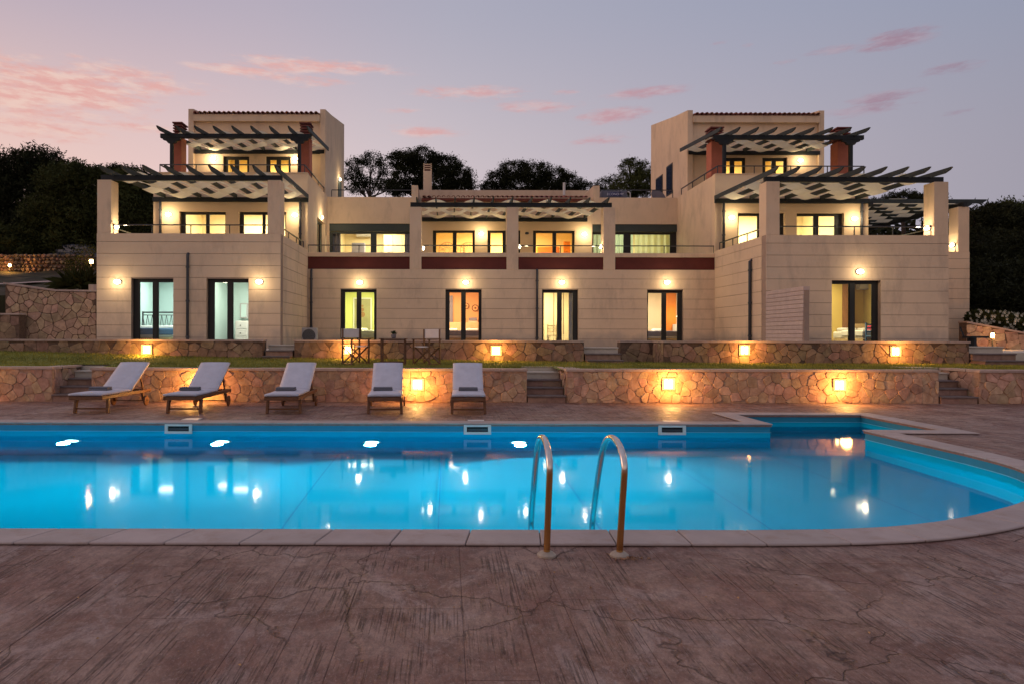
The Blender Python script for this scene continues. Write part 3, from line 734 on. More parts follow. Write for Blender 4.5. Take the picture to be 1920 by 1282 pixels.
steps('terrace_steps', ax(1818,YU)+.02, ax(1900,YU), YU-.5, .70, 1.22, 3, 'broad pale stone steps right of the right wing', .42)

for pa,pb in ((96,172),(988,1063),(1762,1834)):
    struct('step_landing', MB().box(ax(pa,YL)+.0,ax(pb,YL),YL+1.22,YL+1.75,.1,.745), M['slab'])
# lawn
lx = np.arange(-17,31,.5); ly = np.arange(15.4,18.5,.3)
m = MB(); vs = [(x,y,lawnz(x,y)) for y in ly for x in lx]; nx_ = len(lx)
m.add(vs, [(j*nx_+i,j*nx_+i+1,(j+1)*nx_+i+1,(j+1)*nx_+i) for j in range(len(ly)-1) for i in range(nx_-1)])
# keep stairs recess free: cut faces over steps
def in_step(x,y): return y < 16.25 and any(a-.05 < x < b+.05 for a,b in ((ax(96,YL),ax(172,YL)),(ax(988,YL),ax(1063,YL)),(ax(1762,YL),ax(1834,YL))))
m.f = [f for f in m.f if not in_step(sum(m.v[i][0] for i in f)/4, sum(m.v[i][1] for i in f)/4)]
struct('lawn', m, M['lawn'])
NB = 90000
bx_ = rng.uniform(-15,25,NB); by_ = rng.uniform(15.42,18.05,NB)
keep = np.array([not in_step(a,b) for a,b in zip(bx_,by_)]); bx_, by_ = bx_[keep], by_[keep]; NB = len(bx_)
bz = np.array([lawnz(a,b) for a,b in zip(bx_,by_)])
h = rng.uniform(.025,.065,NB); an = rng.uniform(0,PI,NB); ww = .006
V = np.empty((NB,3,3)); dx = np.cos(an)*ww; dy = np.sin(an)*ww
V[:,0] = np.c_[bx_-dx,by_-dy,bz-.005]; V[:,1] = np.c_[bx_+dx,by_+dy,bz-.005]; V[:,2] = np.c_[bx_+rng.normal(0,.012,NB),by_+rng.normal(0,.012,NB),bz+h]
def npmesh(name, V, mt, parent=None, origin=(0,0,0)):
    k = V.shape[0]; s_ = V.shape[1]
    me = bpy.data.meshes.new(name); me.vertices.add(k*s_); me.vertices.foreach_set('co', (V-np.array(origin)).reshape(-1))
    me.loops.add(k*s_); me.loops.foreach_set('vertex_index', np.arange(k*s_)); me.polygons.add(k)
    me.polygons.foreach_set('loop_start', np.arange(k)*s_); me.update(); me.validate(); me.materials.append(mt)
    o = bpy.data.objects.new(name, me); COL.objects.link(o)
    if parent: o.parent = parent
    return o
tag(npmesh('grass', V, M['grass']), 'short grass of the lawn strip between the low walls', 'grass', kind='stuff')
# terrace paving before the house
tp = MB(); tp.box(-26,4.55,YU+.3,40,.7,1.06); tp.box(4.551,5.8,19.3,40,.7,1.06); tp.box(5.801,22.5,YU+.3,40,.7,1.06); struct('terrace', tp, M['slab'])
# retaining wall on the left
rt = thing('retaining_wall', (-14,22,1.06), 'tall crazy paved retaining wall left of the left wing, its top sloping down', 'stone wall')
def rtop(u): return np.interp(u, [-14.3,-12.7,-11.4],[3.14,2.92,2.90])
m = MB(); m.prism([(-14.3,1.0),(-11.34,1.0),(-11.34,2.86),(-12.7,2.88),(-14.3,3.10)], 'y', 22.05, 22.4); m.build('mortar_core', M['mortar'], rt)
stones_on(rt, -14.28, -11.36, 1.06, 3.1, .29, lambda u,v,w_: (u,22.05-w_,v), M['stone3'], vtop=lambda u: rtop(u)-.05, gap=.009, proud=.018)
m = MB(); m.add([(-14.34,22.0,3.10),(-12.7,22.0,2.875),(-11.34,22.0,2.86),(-11.34,22.45,2.86),(-12.7,22.45,2.875),(-14.34,22.45,3.10)]+[(-14.34,22.0,3.16),(-12.7,22.0,2.93),(-11.34,22.0,2.915),(-11.34,22.45,2.915),(-12.7,22.45,2.93),(-14.34,22.45,3.16)],
    [(0,1,7,6),(1,2,8,7),(6,7,10,11),(7,8,9,10),(0,6,11,5),(3,4,10,9),(4,5,11,10)]); m.build('cap', M['capstone'], rt)
r2 = lowwall('side_retaining_wall', -140, 36, 21.6, 1.05, 2.15, 'lower stepped stone wall at the far left edge', (), .36, 'stone2')
MB().box(-11.62,-11.34,22.06,22.4,2.92,3.1).build('cap_block', M['capstone'], rt)

# ================================================================== villa
villa = thing('villa', (2.4,26,1.06), 'cream three storey villa with two stepped wings, dark framed doors and grooved rendered walls', 'house')
def cells(u0,u1,v0,v1,ops,th,fr,mb):
    us = sorted(set([u0,u1]+[min(max(o[k],u0),u1) for o in ops for k in (0,1)])); vs = sorted(set([v0,v1]+[min(max(o[k],v0),v1) for o in ops for k in (2,3)]))
    nu, nv = len(us)-1, len(vs)-1
    def solid(i,j):
        if not (0 <= i < nu and 0 <= j < nv): return False
        cu, cv_ = (us[i]+us[i+1])/2, (vs[j]+vs[j+1])/2
        return not any(o[0] < cu < o[1] and o[2] < cv_ < o[3] for o in ops)
    for i in range(nu):
        for j in range(nv):
            if not solid(i,j): continue
            a,b,c,d_ = us[i],us[i+1],vs[j],vs[j+1]
            mb.quad(fr(a,c,0),fr(b,c,0),fr(b,d_,0),fr(a,d_,0)); mb.quad(fr(a,c,th),fr(a,d_,th),fr(b,d_,th),fr(b,c,th))
            if not solid(i-1,j): mb.quad(fr(a,c,0),fr(a,d_,0),fr(a,d_,th),fr(a,c,th))
            if not solid(i+1,j): mb.quad(fr(b,c,0),fr(b,c,th),fr(b,d_,th),fr(b,d_,0))
            if not solid(i,j-1): mb.quad(fr(a,c,0),fr(a,c,th),fr(b,c,th),fr(b,c,0))
            if not solid(i,j+1): mb.quad(fr(a,d_,0),fr(b,d_,0),fr(b,d_,th),fr(a,d_,th))
    return mb
def front(y): return lambda u,v,w_: (u, y+w_, v)
def sideL(x): return lambda u,v,w_: (x+w_, u, v)     # face looks towards -x
def sideR(x): return lambda u,v,w_: (x-w_, u, v)     # face looks towards +x
def wall(u0,u1,v0,v1,fr,ops=(),grooves=None,mt='render',th=.28,name='wall',plain=()):
    o = cells(u0,u1,v0,v1,list(ops),th,fr,MB()).build(name, M['groove'] if grooves else M[mt], villa)
    if grooves:
        gs = [v1]+[g for g in grooves if v0 < g < v1]+[v0]; g_ = .007
        for a, b in zip(gs[:-1], gs[1:]):
            top_, bot = a-(g_ if a != v1 else 0), b+(g_ if b != v0 else 0)
            full = sorted([(p[0],p[1]) for p in list(ops)+list(plain) if p[2] <= bot+.03 and p[3] >= top_-.03])
            x = u0; segs_ = []
            for p in full:
                if p[0] > x: segs_.append((x,p[0]))
                x = max(x,p[1])
            if x < u1: segs_.append((x,u1))
            for (s0,s1) in segs_:
                part = [p for p in ops if p[0] < s1 and p[1] > s0 and p[2] < top_ and p[3] > bot and not (p[2] <= bot+.03 and p[3] >= top_-.03)]
                f2 = (lambda fr_: lambda u,v,w_: fr_(u,v,w_-.014))(fr)
                cells(s0,s1,bot,top_,part,.0135,f2,MB()).build('wall_band', M[mt], o)
    return o
GW = [4.475-.3835*k for k in range(9)]; GC = [3.665-.3835*k for k in range(7)]
Z0, Z1, Z2 = 1.06, 4.10, 7.30
def win(x0,x1,z0,z1,y,cuts=(.5,),jl=.07,jr=.07,mull=.10,head=.08,rec=.14,fr=None,mt='frame',bot=.05,dep=.07,label=None):
    """glazed door: frame with vertical mullions and panes (world coords along facade)"""
    f = fr or (lambda u,v,w_: (u,y+w_,v))
    def bx(mb,a,b,c,d_,w0,w1):
        vs = [f(u,v,w_) for w_ in (w0,w1) for v in (c,d_) for u in (a,b)]
        mb.add(vs, [(0,1,3,2),(4,6,7,5),(0,4,5,1),(2,3,7,6),(0,2,6,4),(1,5,7,3)])
    m = MB(); w0 = rec; w1 = rec+dep
    bx(m,x0,x0+jl,z0,z1,w0,w1); bx(m,x1-jr,x1,z0,z1,w0,w1); bx(m,x0+jl,x1-jr,z1-head,z1,w0,w1); bx(m,x0+jl,x1-jr,z0,z0+bot,w0,w1)
    cs = [x0+jl]+[x0+(x1-x0)*c for c in cuts]+[x1-jr]
    for c in cs[1:-1]: bx(m,c-mull/2,c+mull/2,z0+bot,z1-head,w0-.01,w1)
    o = m.build('glazed_door', M[mt], villa)
    for i in range(len(cs)-1):
        a = cs[i]+(mull/2 if i else 0); b = cs[i+1]-(mull/2 if i < len(cs)-2 else 0)
        g = MB(); g.quad(f(a,z0+bot,w0+.035),f(b,z0+bot,w0+.035),f(b,z1-head,w0+.035),f(a,z1-head,w0+.035)); g.build('pane', M['glass'], o)
        # slim sash edge
        s_ = MB(); t_ = .022
        for q in ((a,a+t_,z0+bot,z1-head),(b-t_,b,z0+bot,z1-head),(a+t_,b-t_,z1-head-t_,z1-head),(a+t_,b-t_,z0+bot,z0+bot+t_)): bx(s_,*q,w0+.012,w0+.05)
        s_.build('sash', M['frame'], o)
    return o
def room(x0,x1,y0,y1,z0,z1,wm_,power,col=SOFT,lamp=True,lm=None):
    m = MB(); m.quad((x0,y1,z0),(x1,y1,z0),(x1,y1,z1),(x0,y1,z1)); m.quad((x0,y0,z0),(x0,y1,z0),(x0,y1,z1),(x0,y0,z1)); m.quad((x1,y0,z0),(x1,y1,z0),(x1,y1,z1),(x1,y0,z1))
    o = m.build('room_wall', M[wm_], villa)
    m = MB(); m.quad((x0,y0,z0),(x1,y0,z0),(x1,y1,z0),(x0,y1,z0)); m.build('room_floor', M['floor_in'], villa)
    m = MB(); m.quad((x0,y0,z1),(x1,y0,z1),(x1,y1,z1),(x0,y1,z1)); m.build('room_ceiling', M['ceil'], villa)
    light('room_light', ((x0+x1)/2,(y0+y1)/2,z1-.12), power*2.3, col, kind='AREA', size=(1.2,1.2))
# --- left wing, ground floor (y 22)
LX0, LX1, RX0, RX1 = -11.32, -5.40, 10.24, 16.12
D1, D2, D3 = 22.0, 26.2, 30.5
zt = 3.29
d1 = (ax(246,D1),ax(325,D1),Z0,zt); d2 = (ax(387,D1),ax(466,D1),Z0,zt)
PAR1 = 4.74
wall(LX0,LX1,Z0-.1,PAR1,front(D1),[d1,d2],GW,name='front_wall')
win(*d1,D1,(.53,),jl=.19,jr=.03,mull=.15,head=.09); win(*d2,D1,(.53,),jl=.19,jr=.03,mull=.15,head=.09)
wall(D1+.28,D2,Z0-.1,PAR1,sideR(LX1),(),GW,name='side_wall')
wall(D1+.28,D2,Z0-.1,PAR1,sideL(LX0),(),None,name='side_wall')
room(LX0+.3,-8.45,D1+.3,D2-.2,Z0,3.75,'w_blue',44,(.92,1,.93)); room(-8.4,LX1-.3,D1+.3,D2-.2,Z0,3.75,'w_blue',38,(1,.97,.85))
MB().box(LX0+.29,LX1-.29,D1+.29,D2,3.8,Z1).build('terrace_floor', M['slab'], villa)
# --- right wing, ground floor
d3 = (ax(1559,D1),ax(1651,D1),Z0,az_(526,D1,1600))
wall(RX0,RX1,Z0-.1,PAR1,front(D1),[d3],GW,name='front_wall',plain=[(RX0,ax(1436,D1),Z0,2.9)])
win(*d3,D1,(.47,),jl=.03,jr=.17,mull=.16,head=.09)
wall(D1+.28,D2,Z0-.1,PAR1,sideL(RX0),(),GW,name='side_wall')
wall(D1+.28,D2,Z0-.1,PAR1,sideR(RX1),(),None,name='side_wall')
room(RX0+.3,RX1-.3,D1+.3,D2-.2,Z0,3.75,'w_olive',60,(1,.85,.5))
MB().box(RX0+.29,RX1-.29,D1+.29,D2,3.8,Z1).build('terrace_floor', M['slab'], villa)
# rear block of the right wing (lower, further back)
RB1 = 20.0
wall(RX1,RB1,Z0-.1,PAR1,front(D2),(),GW,name='front_wall'); wall(D2+.28,31,Z0-.1,PAR1,sideR(RB1),(),None,name='side_wall')
MB().box(RX1,RB1-.29,D2+.29,34,3.8,Z1).build('terrace_floor', M['slab'], villa)
# --- centre ground floor (y 26.2)
zc = az_(543,D2,840)
cd = [(ax(a,D2),ax(b,D2),Z0,zc) for a,b in ((638,706),(835,903),(1016,1084),(1213,1281))]
ZB = 4.53
wall(LX1,RX0,Z0-.1,4.02,front(D2),cd,GC,name='front_wall')
for i, q in enumerate(cd): win(*q,D2,(.5,),jl=.14 if i < 2 else .06,jr=.09 if i < 2 else .16,mull=.14,head=.09)
rooms = [('w_green',(1,.95,.6),62),('w_orange',(1,.72,.42),75),('w_cream',(1,.86,.6),80),('w_peach',(1,.84,.6),75)]
xs = [LX1+.1,-1.9,1.9,5.4,RX0-.1]
for i in range(4): room(xs[i]+.03,xs[i+1]-.03,D2+.3,D3-.1,Z0,3.7,rooms[i][0],rooms[i][2],rooms[i][1])
# balcony slab, red panels, parapet band, pillars
piers = [(ax(767.8,D2),ax(789.8,D2)),(ax(949.5,D2),ax(971.5,D2)),(ax(1131,D2),ax(1153,D2))]
edges = [LX1]+[e for p in piers for e in p]+[RX0]
MB().box(LX1+.001,RX0-.001,D2+.06,D3,3.76,3.98+.12).build('balcony_floor', M['slab'], villa)
for i in range(0,8,2):
    MB().box(edges[i]+.0,edges[i+1]-.0,D2+.03,D2+.22,4.02,4.5).build('red_panel', M['redband'], villa)
    MB().box(edges[i]+.001,edges[i+1]-.001,D2-.02,D2+.24,4.5,4.66).build('parapet_band', M['render'], villa, bevel=.01)
for a,b in piers:
    MB().box(a,b,D2-.02,D2+.43,4.02,6.41).build('pillar', M['render'], villa, bevel=.012)
# --- first floor walls of the wings (y 26.2), tops are parapets of the upper terraces
PAR2 = 7.69
zt1 = az_(398,D2,840)
LW = [(ax(336,D2),ax(423,D2),Z1,zt1),(ax(447,D2),ax(536,D2),Z1,zt1)]
wall(LX0,LX1,Z1,PAR2,front(D2),LW,mt='render_in',name='front_wall')
win(*LW[0],D2,(.58,),jl=.16,jr=.05,mull=.10); win(*LW[1],D2,(.51,),jl=.13,jr=.05,mull=.08)
RW = [(ax(1382.6,D2),ax(1471.5,D2),Z1,zt1),(ax(1493.5,D2),ax(1582,D2),Z1,zt1)]
wall(RX0,RX1,Z1,PAR2,front(D2),RW,mt='render_in',name='front_wall')
win(*RW[0],D2,(.49,),jl=.08,jr=.12,mull=.10); win(*RW[1],D2,(.45,),jl=.02,jr=.26,mull=.16)
room(LX0+.3,LX1-.3,D2+.3,D3,Z1,7.0,'w_yellow',210,(1,.88,.62)); room(RX0+.3,RX1-.3,D2+.3,D3,Z1,7.0,'w_yellow',180,(1,.9,.62))
# outer faces of first floor (side walls) from 26.2 back to 36
LWs = (28.1,29.9,Z1,6.35)
wall(D2+.28,36,Z1-.1,PAR2,sideR(LX1),[LWs],name='side_wall')
win(LWs[0],LWs[1],LWs[2],LWs[3],0,(.35,),fr=sideR(LX1),jl=.30,jr=.30,mull=.3,mt='header')
wall(D2+.28,36,Z1-.1,PAR2,sideL(RX0),(),name='side_wall'); wall(D2+.28,36,Z1-.1,PAR2,sideL(LX0),(),name='side_wall')
RS = (28.0,30.6,Z1,6.3)
wall(D2+.28,36,Z1-.1,PAR2,sideR(RX1),(),mt='render_in',name='side_wall')
for a,b in ((LX0,LX1),(RX0,RX1)):
    MB().box(a+.29,b-.29,D2+.29,36,7.02,Z2).build('terrace_floor', M['slab'], villa)
    # front fascia strip proud at parapet top
    MB().box(a,b,D2-.03,D2+.27,PAR2-.0,PAR2+.03).build('parapet_cap', M['render'], villa)
# --- centre first floor (y 30.5)
ztc = az_(432,D3,840); zth = az_(420,D3,840)
cdo = [(ax(811,D3),ax(890,D3),Z1,ztc),(ax(913.6,D3),ax(975.5,D3),Z1,ztc),(ax(999,D3),ax(1077.6,D3),Z1,ztc)]
sl_ = (ax(616,D3)+.02,ax(782,D3),Z1,zth); sr_ = (ax(1110,D3),ax(1269.6,D3),Z1,zth)
PARC = 7.66
xl_, xr_ = ax(783,D3), ax(1108,D3)
wall(LX1,xl_,Z1,PARC,front(D3),[sl_],name='front_wall'); wall(xr_,RX0,Z1,PARC,front(D3),[sr_],name='front_wall')
wall(xl_,xr_,Z1,7.45,front(D3),cdo,mt='render_in',name='front_wall')
for q in cdo: win(*q,D3,(.52,),jl=.13,jr=.08,mull=.13)
win(sl_[0],sl_[1],Z1,zth-.34,D3,(.5,),jl=.10,jr=.1,mull=.22,mt='header'); win(sr_[0],sr_[1],Z1,zth-.34,D3,(.42,),jl=.06,jr=.26,mull=.28,mt='frame')
for q in (sl_,sr_): MB().box(q[0]+.01,q[1]-.01,D3+.04,D3+.2,zth-.33,zth-.005).build('roller_shutter_box', M['header'], villa)
room(LX1+.1,xl_-.02,D3+.3,35,Z1,6.95,'w_cream',90,(1,.9,.6)); room(xl_+.02,xr_-.02,D3+.3,35,Z1,6.95,'w_amber',260,(1,.80,.4)); room(xr_+.02,RX0-.1,D3+.3,35,Z1,6.95,'w_cream',60,(.95,1,.7))
MB().box(LX1,RX0,D3+.29,36,7.0,7.3).build('flat_roof', M['slab'], villa)
# tiled roof over the middle with parapet and chimney
ra, rb = ax(790,30.1), ax(1104,30.1)
m = MB(); m.add([(ra,30.0,7.52),(rb,30.0,7.52),(rb,33,8.12),(ra,33,8.12),(ra,30.0,7.42),(rb,30.0,7.42),(rb,33,7.6),(ra,33,7.6)],[(0,1,2,3),(4,7,6,5),(0,4,5,1),(1,5,6,2),(3,2,6,7),(0,3,7,4)])
rof = m.build('tiled_roof', M['redcap'], villa)
def tiles(roof, xa, xb, yf, zf, slope, ln=.42, sp=.215, r=.085, rows=1):
    n = int((xb-xa)/sp); me = None
    for j in range(rows):
        for i in range(n):
            if me is None:
                m = MB(); k = 6
                pr = [(r*math.cos(PI*q/k), r*math.sin(PI*q/k)) for q in range(k+1)]; pi_ = [(.78*a,.78*b) for a,b in pr]
                vs = [(a,0,b) for a,b in pr]+[(a,0,b) for a,b in pi_]+[(a*.9,ln,b*.9) for a,b in pr]+[(a*.9,ln,b*.9) for a,b in pi_]
                q = k+1; fs = []
                for e in range(k): fs += [(e,e+1,2*q+e+1,2*q+e),(e,q+e,q+e+1,e+1),(q+e,3*q+e,3*q+e+1,q+e+1)]
                m.add(vs, fs); me = bpy.data.meshes.new('roof_tile'); me.from_pydata(m.v,[],m.f); me.materials.append(M['tile'])
            o = bpy.data.objects.new('roof_tile', me); COL.objects.link(o); o.parent = roof
            o.location = Vector((xa+(i+.5)*sp, yf+j*.36*math.cos(slope), zf+j*.36*math.sin(slope)+random.uniform(-.004,.004)))-ORG[roof.name]
            o.rotation_euler = (slope,0,random.uniform(-.02,.02))
tiles(rof, ra, rb, 29.88, 7.53, math.atan(.2), rows=3)
MB().box(ax(775,33.1),ax(1110,33.1)+.1,33.0,33.3,7.3,az_(357,33,900)).build('parapet', M['render'], villa)
wall(30.4,33,7.3,az_(357,33,900)-.35,sideR(xr_+.35),(),name='parapet'); wall(30.4,33,7.3,az_(357,33,900)-.35,sideL(xl_-.28),(),name='parapet')
cx_ = ax(801,31.2)
ch = MB(); ch.box(cx_-.19,cx_+.19,31.0,31.4,7.3,az_(323,31.2)); ch.build('chimney', M['render'], villa)
zc0 = az_(323,31.2)
cc = MB()
for sx_ in (-1,1):
    for sy_ in (0,1): cc.box(cx_+(-.19 if sx_<0 else .14),cx_+(-.14 if sx_<0 else .19),31.0+.35*sy_,31.05+.35*sy_,zc0,zc0+.34)
for k in range(3): cc.box(cx_-.19,cx_+.19,31.0,31.4,zc0+.08+.1*k,zc0+.115+.1*k)
cc.build('chimney_cap', M['render'], villa); MB().box(cx_-.13,cx_+.13,31.06,31.34,zc0,zc0+.3).build('flue', M['redcap'], villa)
MB().tube([at(1057,367,32),at(1057,343,32)],.06,12).build('vent_pipe', M['white'], villa)
# --- towers (second floor, y 30.5..36)
def tower(xa,xb,doors,s):
    t0, t1_, bk = 11.58, 12.95, 36.0
    za = Z2
    wx = .24
    wall(xa+wx,xb-wx,za,11.45,front(D3+.12),doors,mt='render_in' if False else 'render',name='tower_front')
    for x in (xa, xb-wx):
        m = MB(); m.prism([(D3,za),(bk,za),(bk,t1_-.35),(D3+1.6,t0+.26),(D3,t0)], 'x', x, x+wx); m.build('tower_side', M['render'], villa, bevel=.01)
    MB().box(xa+wx,xb-wx,bk-.3,bk,za,12.2).build('tower_back', M['render'], villa)
    MB().box(xa+wx+.01,xb-wx-.01,D3-.08,D3+.119,11.02,11.32).build('eaves_fascia', M['render'], villa)
    m = MB(); m.add([(xa+wx,D3-.1,11.33),(xb-wx,D3-.1,11.33),(xb-wx,bk-.3,12.3),(xa+wx,bk-.3,12.3),(xa+wx,D3+.13,11.2),(xb-wx,D3+.13,11.2),(xb-wx,bk-.3,12.1),(xa+wx,bk-.3,12.1)],[(0,1,2,3),(4,7,6,5),(0,4,5,1)])
    rf = m.build('tower_roof', M['redcap'], villa); tiles(rf, xa+wx+.02, xb-wx-.02, D3-.2, 11.34, R(10), rows=2)
    for i, q in enumerate(doors): win(*q,D3+.12,(.5,),jl=.16,jr=.10,mull=.16,head=.12,rec=.1)
    room(xa+wx+.05,xb-wx-.05,D3+.45,bk-.4,za,10.6,'w_amber',220,(1,.84,.45))
zt2 = az_(293,D3)
tower(-11.63,-5.5,[(ax(416,D3),ax(465,D3),Z2,zt2),(ax(496,D3),ax(543,D3),Z2,zt2)],-1)
tower(10.68,16.79,[(ax(1352,D3),ax(1400,D3),Z2,zt2),(ax(1431,D3),ax(1478,D3),Z2,zt2)],1)
# small side windows of right tower (inset dark frames with glass), door on left tower side
for ya, yb, zl, zh in ((34.0,35.1,8.55,9.55),(32.5,33.4,8.3,9.75)):
    o = MB().box(10.655,10.685,ya,yb,zl,zh).build('side_window', M['frame'], villa)
    MB().box(10.645,10.653,ya+.07,yb-.07,zl+.07,zh-.07).build('pane', M['carglass'], o)
MB().box(-5.505,-5.475,34.0,35.0,Z2,9.3).build('side_door', M['header'], villa)
# terrace pillars on the wings
def pillar(xa,xb,ya,yb,za,zb): return MB().box(xa,xb,ya,yb,za,zb).build('pillar', M['render'], villa, bevel=.012)
ZP = 6.47
pillar(LX0,ax(207.6,D1),D1,D1+.5,PAR1,ZP); pillar(ax(501,D1),LX1,D1,D1+.5,PAR1,ZP)
pillar(RX0,ax(1461.5,D1),D1,D1+.5,PAR1,ZP); pillar(ax(1751,D1),RX1,D1,D1+.5,PAR1,ZP)
pillar(RB1-.43,RB1,D2,D2+.5,PAR1,6.47)
# red chimneys on upper terraces
def redchim(px0,px1,D,lb,zt_=9.50):
    xa, xb = ax(px0,D), ax(px1,D)
    t = thing('terrace_chimney', ((xa+xb)/2,D,Z2), lb, 'chimney')
    MB().box(xa,xb,D,D+.55,Z2,zt_).build('shaft', M['red'], t, bevel=.01)
    for k in range(4):
        MB().box(xa-.03,xb+.03,D-.03,D+.58,zt_+.09+.11*k,zt_+.14+.11*k).build('louvre', M['redcap'], t)
    MB().box(xa-.05,xb+.05,D-.05,D+.6,zt_+.53,zt_+.58).build('chimney_top', M['redcap'], t)
    MB().box(xa+.05,xb-.05,D+.05,D+.5,zt_,zt_+.53).build('flue', M['redcap'], t)
redchim(325,339,27.6,'red chimney with dark louvred cap at the left end of the left upper terrace')
redchim(563,579.5,27.6,'red chimney with dark louvred cap at the right end of the left upper terrace')
redchim(1329+4,1354,27.6,'red chimney with louvred cap at the left end of the right upper terrace',9.36)
redchim(1570,1592,27.6,'orange red chimney with louvred cap at the right end of the right upper terrace',9.36)
# board clad screen wall
sc = thing('screen_wall', (RX0,20.8,1.06), 'pale board clad screen wall standing out from the right wing corner', 'screen wall')
ys0, ys1 = 19.66, D1-.02
MB().box(RX0+.012,RX0+.16,ys0,ys1,1.0,2.88).build('core', M['groove'], sc)
nb = 15
for i in range(nb):
    za = 1.06+i*(2.93-1.06)/nb; zb = za+(2.93-1.06)/nb-.014
    dl = (za-1.06)*.0
    MB().box(RX0-.008,RX0+.172,ys0-.01+.04*(1-i/nb)*2.0,ys1,za,zb).build('board', M['clad'], sc)
# drainpipes (ground level and terrace posts)
def pipe(pts, r=.045, brk=()):
    o = MB().tube(pts, r, 12).build('drainpipe', M['pipe'], villa, smooth=True)
    for b in brk: MB().lathe([(r+.014,-.03),(r+.014,.03)], b, 12).build('bracket', M['pipe'], o)
def vpipe(px, D, z0, z1, r=.045, elbow=True):
    x = ax(px,D); y = D-.075
    p = [(x,y,z0),(x,y,z1-.1)]+([(x,y,z1-.04),(x,y+.03,z1),(x,y+.09,z1+.01)] if elbow else [(x,y,z1)])
    pipe(p, r, [(x,y,z0+(z1-z0)*k) for k in (.12,.5,.86)])
vpipe(353,D1,Z0,4.08); vpipe(1006.5,D2,Z0,4.0); vpipe(584,D2,1.5,3.98)
x = RX0-.075; pipe([(x,23.0,Z0),(x,23.0,4.0),(x+.08,23.0,4.05)], .05, [(x,23,1.5),(x,23,2.6),(x,23,3.7)])
for px in (301.5,563,1355,1613): vpipe(px,D2-.02,Z1,6.6,.05,False)

# ------------------------------------------------------------------ railings
def railing(pts, z, zbase, label, np_=1.3, group='terrace railings'):
    P = [Vector((a,b,z)) for a,b in pts]; t = thing('terrace_railing', P[0]*1.0, label, 'railing', group)
    for a,b in zip(P[:-1],P[1:]):
        MB().bar(a,b,.045,.035).build('handrail', M['rail'], t)
        n = max(1,int(round((b-a).length/np_)))
        for k in range(n+1):
            if k == n and n > 1 and b is not P[-1]: continue
            q = a+(b-a)*(k/n if n > 1 else .5*k*2)
            m = MB(); m.box(q.x-.014,q.x+.014,q.y-.014,q.y+.014,zbase,z-.017); m.build('post', M['rail'], t)
    return t
ZR1 = 5.04
railing([(ax(207.6,D1)+.0,D1+.14),(ax(501,D1),D1+.14)],ZR1,PAR1,'dark railing on the parapet of the left wing terrace, facing the pool')
railing([(LX1-.14,D1+.5),(LX1-.14,D2-.1)],ZR1,PAR1,'dark railing on the right side parapet of the left wing terrace')
railing([(LX0+.14,D1+.5),(LX0+.14,D2-.1)],ZR1,PAR1,'dark railing on the outer left parapet of the left wing terrace')
railing([(ax(1461.5,D1),D1+.14),(ax(1751,D1),D1+.14)],ZR1,PAR1,'dark railing on the parapet of the right wing terrace, facing the pool')
railing([(RX0+.14,D1+.5),(RX0+.14,D2-.1)],ZR1,PAR1,'dark railing on the left side parapet of the right wing terrace')
railing([(RX1-.14,D1+.5),(RX1-.14,D2),(RX1+.2,D2+.14),(RB1-.43,D2+.14)],ZR1,PAR1,'dark railing around the outer right side of the right wing terrace')
lbs = ['dark balcony rail in front of the left strip window','dark balcony rail left of the middle balcony pillar','dark balcony rail between the middle and right balcony pillars','dark balcony rail in front of the curtained strip window']
for i in range(0,8,2): railing([(edges[i],D2+.12),(edges[i+1],D2+.12)],4.95,4.66,lbs[i//2],1.9,'balcony rails')
railing([(LX0+.2,D3-.2),(LX0+.2,D2+.12),(LX1-.14,D2+.12),(LX1-.14,D3-.1)],8.04,PAR2,'dark railing around the left upper terrace')
railing([(RX0+.14,D3-.1),(RX0+.14,D2+.12),(RX1-.1,D2+.12),(RX1-.1,D3-.2)],8.04,PAR2,'dark railing around the right upper terrace')
railing([(LX1+.1,D3+.5),(ax(775,31),D3+.5)],az_(357,31,700),7.4,'thin roof rail between the left tower and the chimney',2.2,'roof rails')
railing([(ax(1112,31),D3+.5),(RX0-.05,D3+.5)],az_(357,31,1200),7.4,'thin roof rail between the grey tank and the right tower',1.4,'roof rails')

